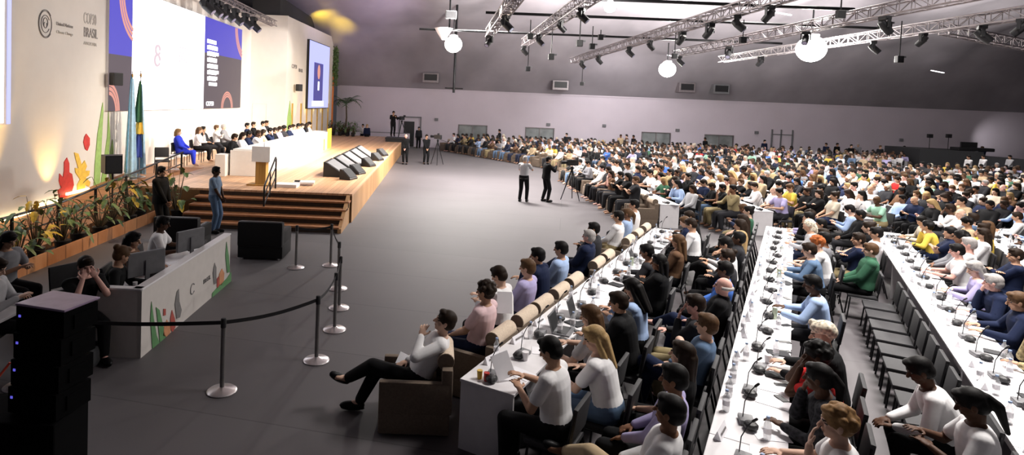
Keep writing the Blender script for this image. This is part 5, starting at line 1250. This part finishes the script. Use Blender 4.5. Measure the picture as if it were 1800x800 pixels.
stander('person in white shirt near the low partition behind the stage', 637, 258, 'standr', 160, K(top='white', bottom='black', skin='tan', hairs='short', hairc='black'), 0, False, 45.8)
stander('blond person in dark top near the low partition behind the stage', 644, 259, 'standr', 200, K(top='navy', bottom='black', skin='fair', hairs='long', hairc='blond'), 0, False, 45.2)
for k, (px, Y, c, tb) in enumerate(((877, 46.6, 'charcoal', 'black'), (995, 44.6, 'charcoal', 'black'), (1090, 46.0, 'beige', 'dbrown'), (1101, 46.4, 'brown', 'black'), (1113, 45.8, 'black', 'black'), (1239, 46.8, 'black', 'black'), (1343, 46.7, 'navy', 'black'), (1452, 45.5, 'navy', 'dbrown'), (1471, 46.2, 'black', 'black'), (1496, 44.6, 'black', 'black'), (1508, 46.6, 'grey', 'grey'), (1547, 45.0, 'charcoal', 'brown'), (1590, 45.8, 'black', 'black'))):
    q = onY(px, 262, Y); person('standing person in %s at the rear wall, %s from the left' % (c, ORD[k]), (q.x, Y, 0), R(rr.uniform(90, 200)), rr.choice(['standr', 'stand']), c, 'black', rr.choice(['tan', 'brown', 'fair']), 'short', tb, group='standing people along the rear wall')
q = onY(1762, 262, 44.0); person('person in dark suit standing behind the control platform', (q.x, 45.6, 0), R(100), 'stand', 'navy', 'black', 'tan', 'short', 'brown', jacket=True, scale=1.12)
for k, (px, py, c) in enumerate(((1700, 318, 'white'), (1726, 316, 'white'), (1772, 322, 'lgrey'))):
    q = onY(px, py, 36 + k); person('person in %s shirt standing before the control platform, %s from the left' % (c, ORD[k]), (q.x, 36 + k, 0), R(90), 'stand', c, 'black', 'tan', 'short', 'black', group='people before the control platform')

# panel on the stage
PN = [('black', 'tan'), ('white', 'fair'), ('navy', 'brown'), ('white', 'dark'), ('beige', 'tan'), ('navy', 'fair'), ('black', 'tan'), ('lilac', 'fair'), ('charcoal', 'brown'), ('navy', 'pink'), ('white', 'tan'), ('pink', 'tan'), ('lblue', 'fair'), ('charcoal', 'tan'), ('lgrey', 'fair')]
for k, (c, s) in enumerate(PN):
    y = 21.2 + k * .88; hs, hc_ = HRS[(k * 4 + 1) % 12]
    person('panelist in %s behind the long stage desk, %s from the near end' % (NAMES.get(c, c), ORD[k]), (-7.35 + (.0 if k % 2 else -.06), y, SZ), R(-90 + rr.uniform(-20, 20)), rr.choice(['desk', 'deskl', 'chin', 'phone']), c, 'black', s, hs, hc_, jacket=c in ('black', 'navy', 'charcoal'), group='panelists behind the stage desk')
    put_chair((-7.42, y, SZ), R(-90), 'black chair behind the long stage desk, %s from the near end' % ORD[k], 'chairs behind the stage desk', False)
GS = [(322, 294, 'royal', 'royal', 'fair', 'bob', 'lbrown'), (352, 291, 'white', 'black', 'tan', 'long', 'brown'), (368, 288, 'charcoal', 'charcoal', 'tan', 'short', 'black'), (386, 284, 'lgrey', 'black', 'fair', 'short', 'brown'), (400, 281, 'grey', 'charcoal', 'fair', 'short', 'grey')]
for k, (px, py, c, b_, s, hs, hc_) in enumerate(GS):
    p = V((-9.75, 22.0 + 1.25 * k, SZ)); q = onX(px, py, -9.75); p.y = q.y * .985 + .0
    person('stage guest in %s seated against the backdrop, %s from the flags' % (c + ' suit' if k == 0 else c, ORD[k]), p, R(-80), ['lap', 'chinl', 'cross', 'fold', 'lap'][k], c, b_, s, hs, hc_, jacket=k in (0, 2, 4), group='stage guests beside the panel desk')
    put_chair(p, R(-80), 'black chair of a stage guest, %s from the flags' % ORD[k], 'guest chairs on the stage', False)
for k, (y, x) in enumerate(((29.0, -9.2), (30.3, -9.3), (31.6, -9.2), (32.6, -9.3))):
    person('aide seated in the back line behind the panel, %s from the flags' % ORD[k], (x, y, SZ + .0), R(-85), 'lap', ['navy', 'black', 'white', 'charcoal'][k], 'black', 'tan', 'short', ['black', 'dbrown'][k % 2], group='aides behind the panel', scale=1.02)
    put_chair((x, y, SZ), R(-85), 'black chair in the back line behind the panel, %s from the flags' % ORD[k], 'aide chairs', False)
# empty office chair and small table near the flags
q = onX(285, 292, -9.3); put_chair((-9.3, q.y, SZ), R(-150), 'empty black chair on the stage beside the flags', None, True)
t = thing('side_table', 'small white round table between the empty chair and the blue suit', 'table', (-9.4, q.y + 1.3, SZ)); MB().lathe([(.3, .5), (.3, .53), (.0, .53)], n=20).build('tabletop', MT['white'], t); MB().cyl((0, 0, 0), (0, 0, .5), .03).build('pedestal', MT['steel'], t); MB().lathe([(.2, 0), (.2, .02), (.02, .04)], n=16).build('foot', MT['steel'], t)

# people at the counter on the left
def counter_person(lab, px, py, pose, face, kw, sc=1.0, zh=None):
    hc = SKEL[pose]['hc']; h = at(px, py, zh or hc.z * sc); off = Matrix.Rotation(R(face), 3, 'Z') @ V((hc.x, hc.y, 0)) * sc
    p = V((h.x, h.y, 0)) - off; person(lab, p, R(face), pose, fine=True, scale=sc, **kw)
    put_chair(p, R(face), 'black chair under the ' + lab.split(' at ')[0].split(' with ')[0], None, True)
counter_person('man in white shirt at the middle of the counter typing', 285, 398, 'desk', -75, K(top='white', bottom='navy', skin='dark', hairs='short', hairc='black', sleeve='short'))
counter_person('person in dark red top with long black hair at the counter', 232, 428, 'desk', -80, K(top='brown', bottom='black', skin='tan', hairs='long', hairc='black'))
counter_person('person in black with brown bun at the near monitor', 212, 455, 'deskl', -70, K(top='black', bottom='black', skin='tan', hairs='bun', hairc='brown'))
counter_person('woman in dark clothes with both hands raised at her face', 150, 474, 'facehands', -130, K(top='black', bottom='black', skin='pink', hairs='short', hairc='dbrown', sleeve='short'))
counter_person('person with black hair at the left edge of the picture leaning over a tablet', 14, 428, 'phone', -100, K(top='grey', bottom='black', skin='tan', hairs='long', hairc='black', sleeve='short'))
counter_person('person in pale top cut by the left edge of the picture', -8, 478, 'phone', -80, K(top='lgrey', bottom='black', skin='fair', hairs='short', hairc='dbrown'))
put_chair((-5.55, 9.1, 0), R(-120), 'empty dark chair left of the counter under the plants', None, True)

# ------------------------------------------------------------------ things on the near tables
def bottle_proto():
    t = thing('water_bottle', 'x', 'bottle'); MB().lathe([(.03, 0), (.033, .02), (.033, .14), (.014, .18), (.014, .2)], n=12).build('bottle_body', MT['water'], t, True)
    MB().cyl((0, 0, .198), (0, 0, .215), .016, n=10).build('cap', MT['cap'], t); MB().cyl((0, 0, .06), (0, 0, .11), .0338, n=12).build('paper_label', MT['paper'], t); return t
def mic_proto():
    t = thing('delegate_microphone', 'x', 'microphone'); MB().box((0, 0, .025), (.16, .13, .05), bev=.015).build('base_unit', MT['grey2'] if 'grey2' in MT else MT['grey'], t, True)
    MB().tube([(0, -.03, .05), (0, -.02, .2), (0, .03, .32), (0, .06, .36)], .005, 5).build('gooseneck', MT['blackm'], t); MB().cap((0, .06, .36), (0, .085, .385), .012, .012, 6).build('microphone_head', MT['black'], t)
    MB().ell((0.13, .02, .04), (.075, .065, .04), None, 10, 7).build('headset', MT['black'], t); return t
def laptop_proto():
    t = thing('open_laptop', 'x', 'laptop'); MB().box((0, 0, .01), (.33, .23, .018), bev=.004).build('keyboard_base', MT['grey'], t)
    MB().box((0, .14, .12), (.33, .012, .22), rot=Matrix.Rotation(R(-18), 3, 'X')).build('lid', MT['grey'], t); ld = [c for c in COL.objects if c.name.startswith('lid')][-1]; MB().box((0, .132, .12), (.30, .004, .19), rot=Matrix.Rotation(R(-18), 3, 'X')).build('screen', MT['black'], ld)
    MB().box((0, -.005, .0205), (.28, .12, .003)).build('keys', MT['black'], t); return t
def plate_proto():
    t = thing('name_card', 'x', 'name card'); MB().poly([(-.13, -.035, 0), (-.13, .035, 0), (-.13, 0, .085)], (.26, 0, 0)).build('folded_card', MT['paper'], t); MB().box((0, -.0245, .045), (.16, .004, .018), rot=Matrix.Rotation(R(-22), 3, 'X')).build('printed_line', MT['ink'], t); return t
paper_m = MB().box((0, 0, .002), (.21, .297, .004)).mesh('paper_sheet', MT['paper']); phone_m = MB().box((0, 0, .005), (.075, .15, .01), bev=.004).mesh('mobile_phone', MT['black'])
can_m = MB().lathe([(.030, 0), (.034, .01), (.034, .15), (.028, .165), (.0, .165)], n=14).mesh('drink_can', MT['can'], True)
notebook_m = MB().box((0, 0, .008), (.17, .24, .016), bev=.004).mesh('notebook', MT['dgrey']); cup_m = MB().lathe([(.028, 0), (.04, .10), (.036, .10), (.026, .01)], n=14).mesh('paper_cup', MT['white'], True)
PR = dict(water_bottle=bottle_proto(), delegate_microphone=mic_proto(), open_laptop=laptop_proto(), name_card=plate_proto()); pused = set(); [freeze(o_) for o_ in PR.values()]
LAB = dict(water_bottle=('clear water bottle', 'bottle'), delegate_microphone=('dark delegate microphone unit with headset', 'microphone'), open_laptop=('open grey laptop', 'laptop'), name_card=('white folded name card', 'name card'),
           paper_sheet=('white paper sheet', 'paper'), mobile_phone=('black mobile phone', 'phone'), drink_can=('tall pale green can', 'can'), notebook=('dark closed notebook', 'notebook'), paper_cup=('white paper cup', 'cup'))
MESHES = dict(paper_sheet=paper_m, mobile_phone=phone_m, drink_can=can_m, notebook=notebook_m, paper_cup=cup_m); cnt = {}
def put_item(kind, p, a, key):
    c = cnt[(kind,) + key] = cnt.get((kind,) + key, -1) + 1
    if c >= len(ORD): return
    if kind in PR:
        o = PR[kind] if kind not in pused else copy_tree(PR[kind]); pused.add(kind)
    else: o = bpy.data.objects.new(kind, MESHES[kind]); COL.objects.link(o)
    o.location = p; o.rotation_euler = (0, 0, a)
    tag(o, '%s, %s block table row %s, %s from camera end' % (LAB[kind][0], key[0], ORD[key[1]], ORD[c]), LAB[kind][1], LAB[kind][0] + 's on the %s block tables' % key[0])
ri = random.Random(5)
for (blk, k, b, d, n, t0, t1) in ROWS:
    if not (blk == 'near' or (blk == 'middle' and k < 4)): continue
    a = ang(n); t = t0 + .25; j = 0; step = .36 if blk == 'near' else .8
    while t < t1 - .1:
        P = lambda s_, q: b + d * (t + s_) + n * q + V((0, 0, .7505))
        if j % 2 == 0: put_item('delegate_microphone', P(0, ri.uniform(-.02, .08)), a + R(180 + ri.uniform(-20, 20)), (blk, k))
        if ri.random() < .75: put_item('water_bottle', P(.14 + ri.uniform(-.03, .03), ri.uniform(.1, .25) * ri.choice([1, -1])), ri.random() * 3, (blk, k))
        if blk == 'near':
            q = ri.random(); qq = (-.17, .17)[j % 2] * (1 if ri.random() < .3 else -1)
            if q < .34: put_item('paper_sheet', P(-.12, -.17), a + R(ri.uniform(-25, 25)), (blk, k))
            elif q < .48 and j % 2: put_item('open_laptop', P(-.10, -.15), a + R(ri.uniform(-12, 12)), (blk, k))
            elif q < .60: put_item('notebook', P(-.10, -.18), a + R(ri.uniform(-25, 25)), (blk, k))
            elif q < .70: put_item('drink_can', P(-.12, -.10), 0, (blk, k))
            elif q < .80: put_item('paper_cup', P(-.13, -.08), 0, (blk, k))
            if ri.random() < .4: put_item('mobile_phone', P(.02, -.24), a + R(ri.uniform(-60, 60)), (blk, k))
            if j % 2 and ri.random() < .8: put_item('name_card', P(-.02, .22), a + R(ri.uniform(-10, 10)), (blk, k))
        elif ri.random() < .5: put_item('paper_sheet', P(-.2, -.15), a + R(ri.uniform(-25, 25)), (blk, k))
        t += step; j += 1
# held and leaning things
def held(name, label, cat, px, py, Y, dims, rot, m):
    c = onY(px, py, Y); o = MB().box((0, 0, 0), dims).build(name, MT[m]); o.location = c; o.rotation_euler = rot; return tag(o, label, cat)
held('document', 'white document resting on the raised knee of the sprawling man', 'paper', 709, 645, 6.9, (.21, .006, .29), (R(-40), R(20), R(-10)), 'paper')
held('tablet_device', 'white tablet held by the person at the nearest table end', 'tablet', 884, 643, 6.2, (.2, .01, .26), (R(-25), R(-15), R(20)), 'paper')
held('document', 'white papers held up by the second armchair person', 'paper', 887, 532, 7.9, (.2, .006, .28), (R(-20), R(0), R(0)), 'paper')
p = at(905, 800, 0.0); bag((p.x + .05, p.y + .25, 0), (.42, .3, .5), 'black backpack on the floor behind the nearest table end', .4, 'backpack')
for k, (px, py, r_) in enumerate(((855, 668, 'red'), (843, 664, 'yellow'))):
    q = at(px, py, .76); tin(q.x, q.y, .7505, '%s drink cup near the end of the nearest table' % ('red', 'amber')[k], r_, .03, .09)
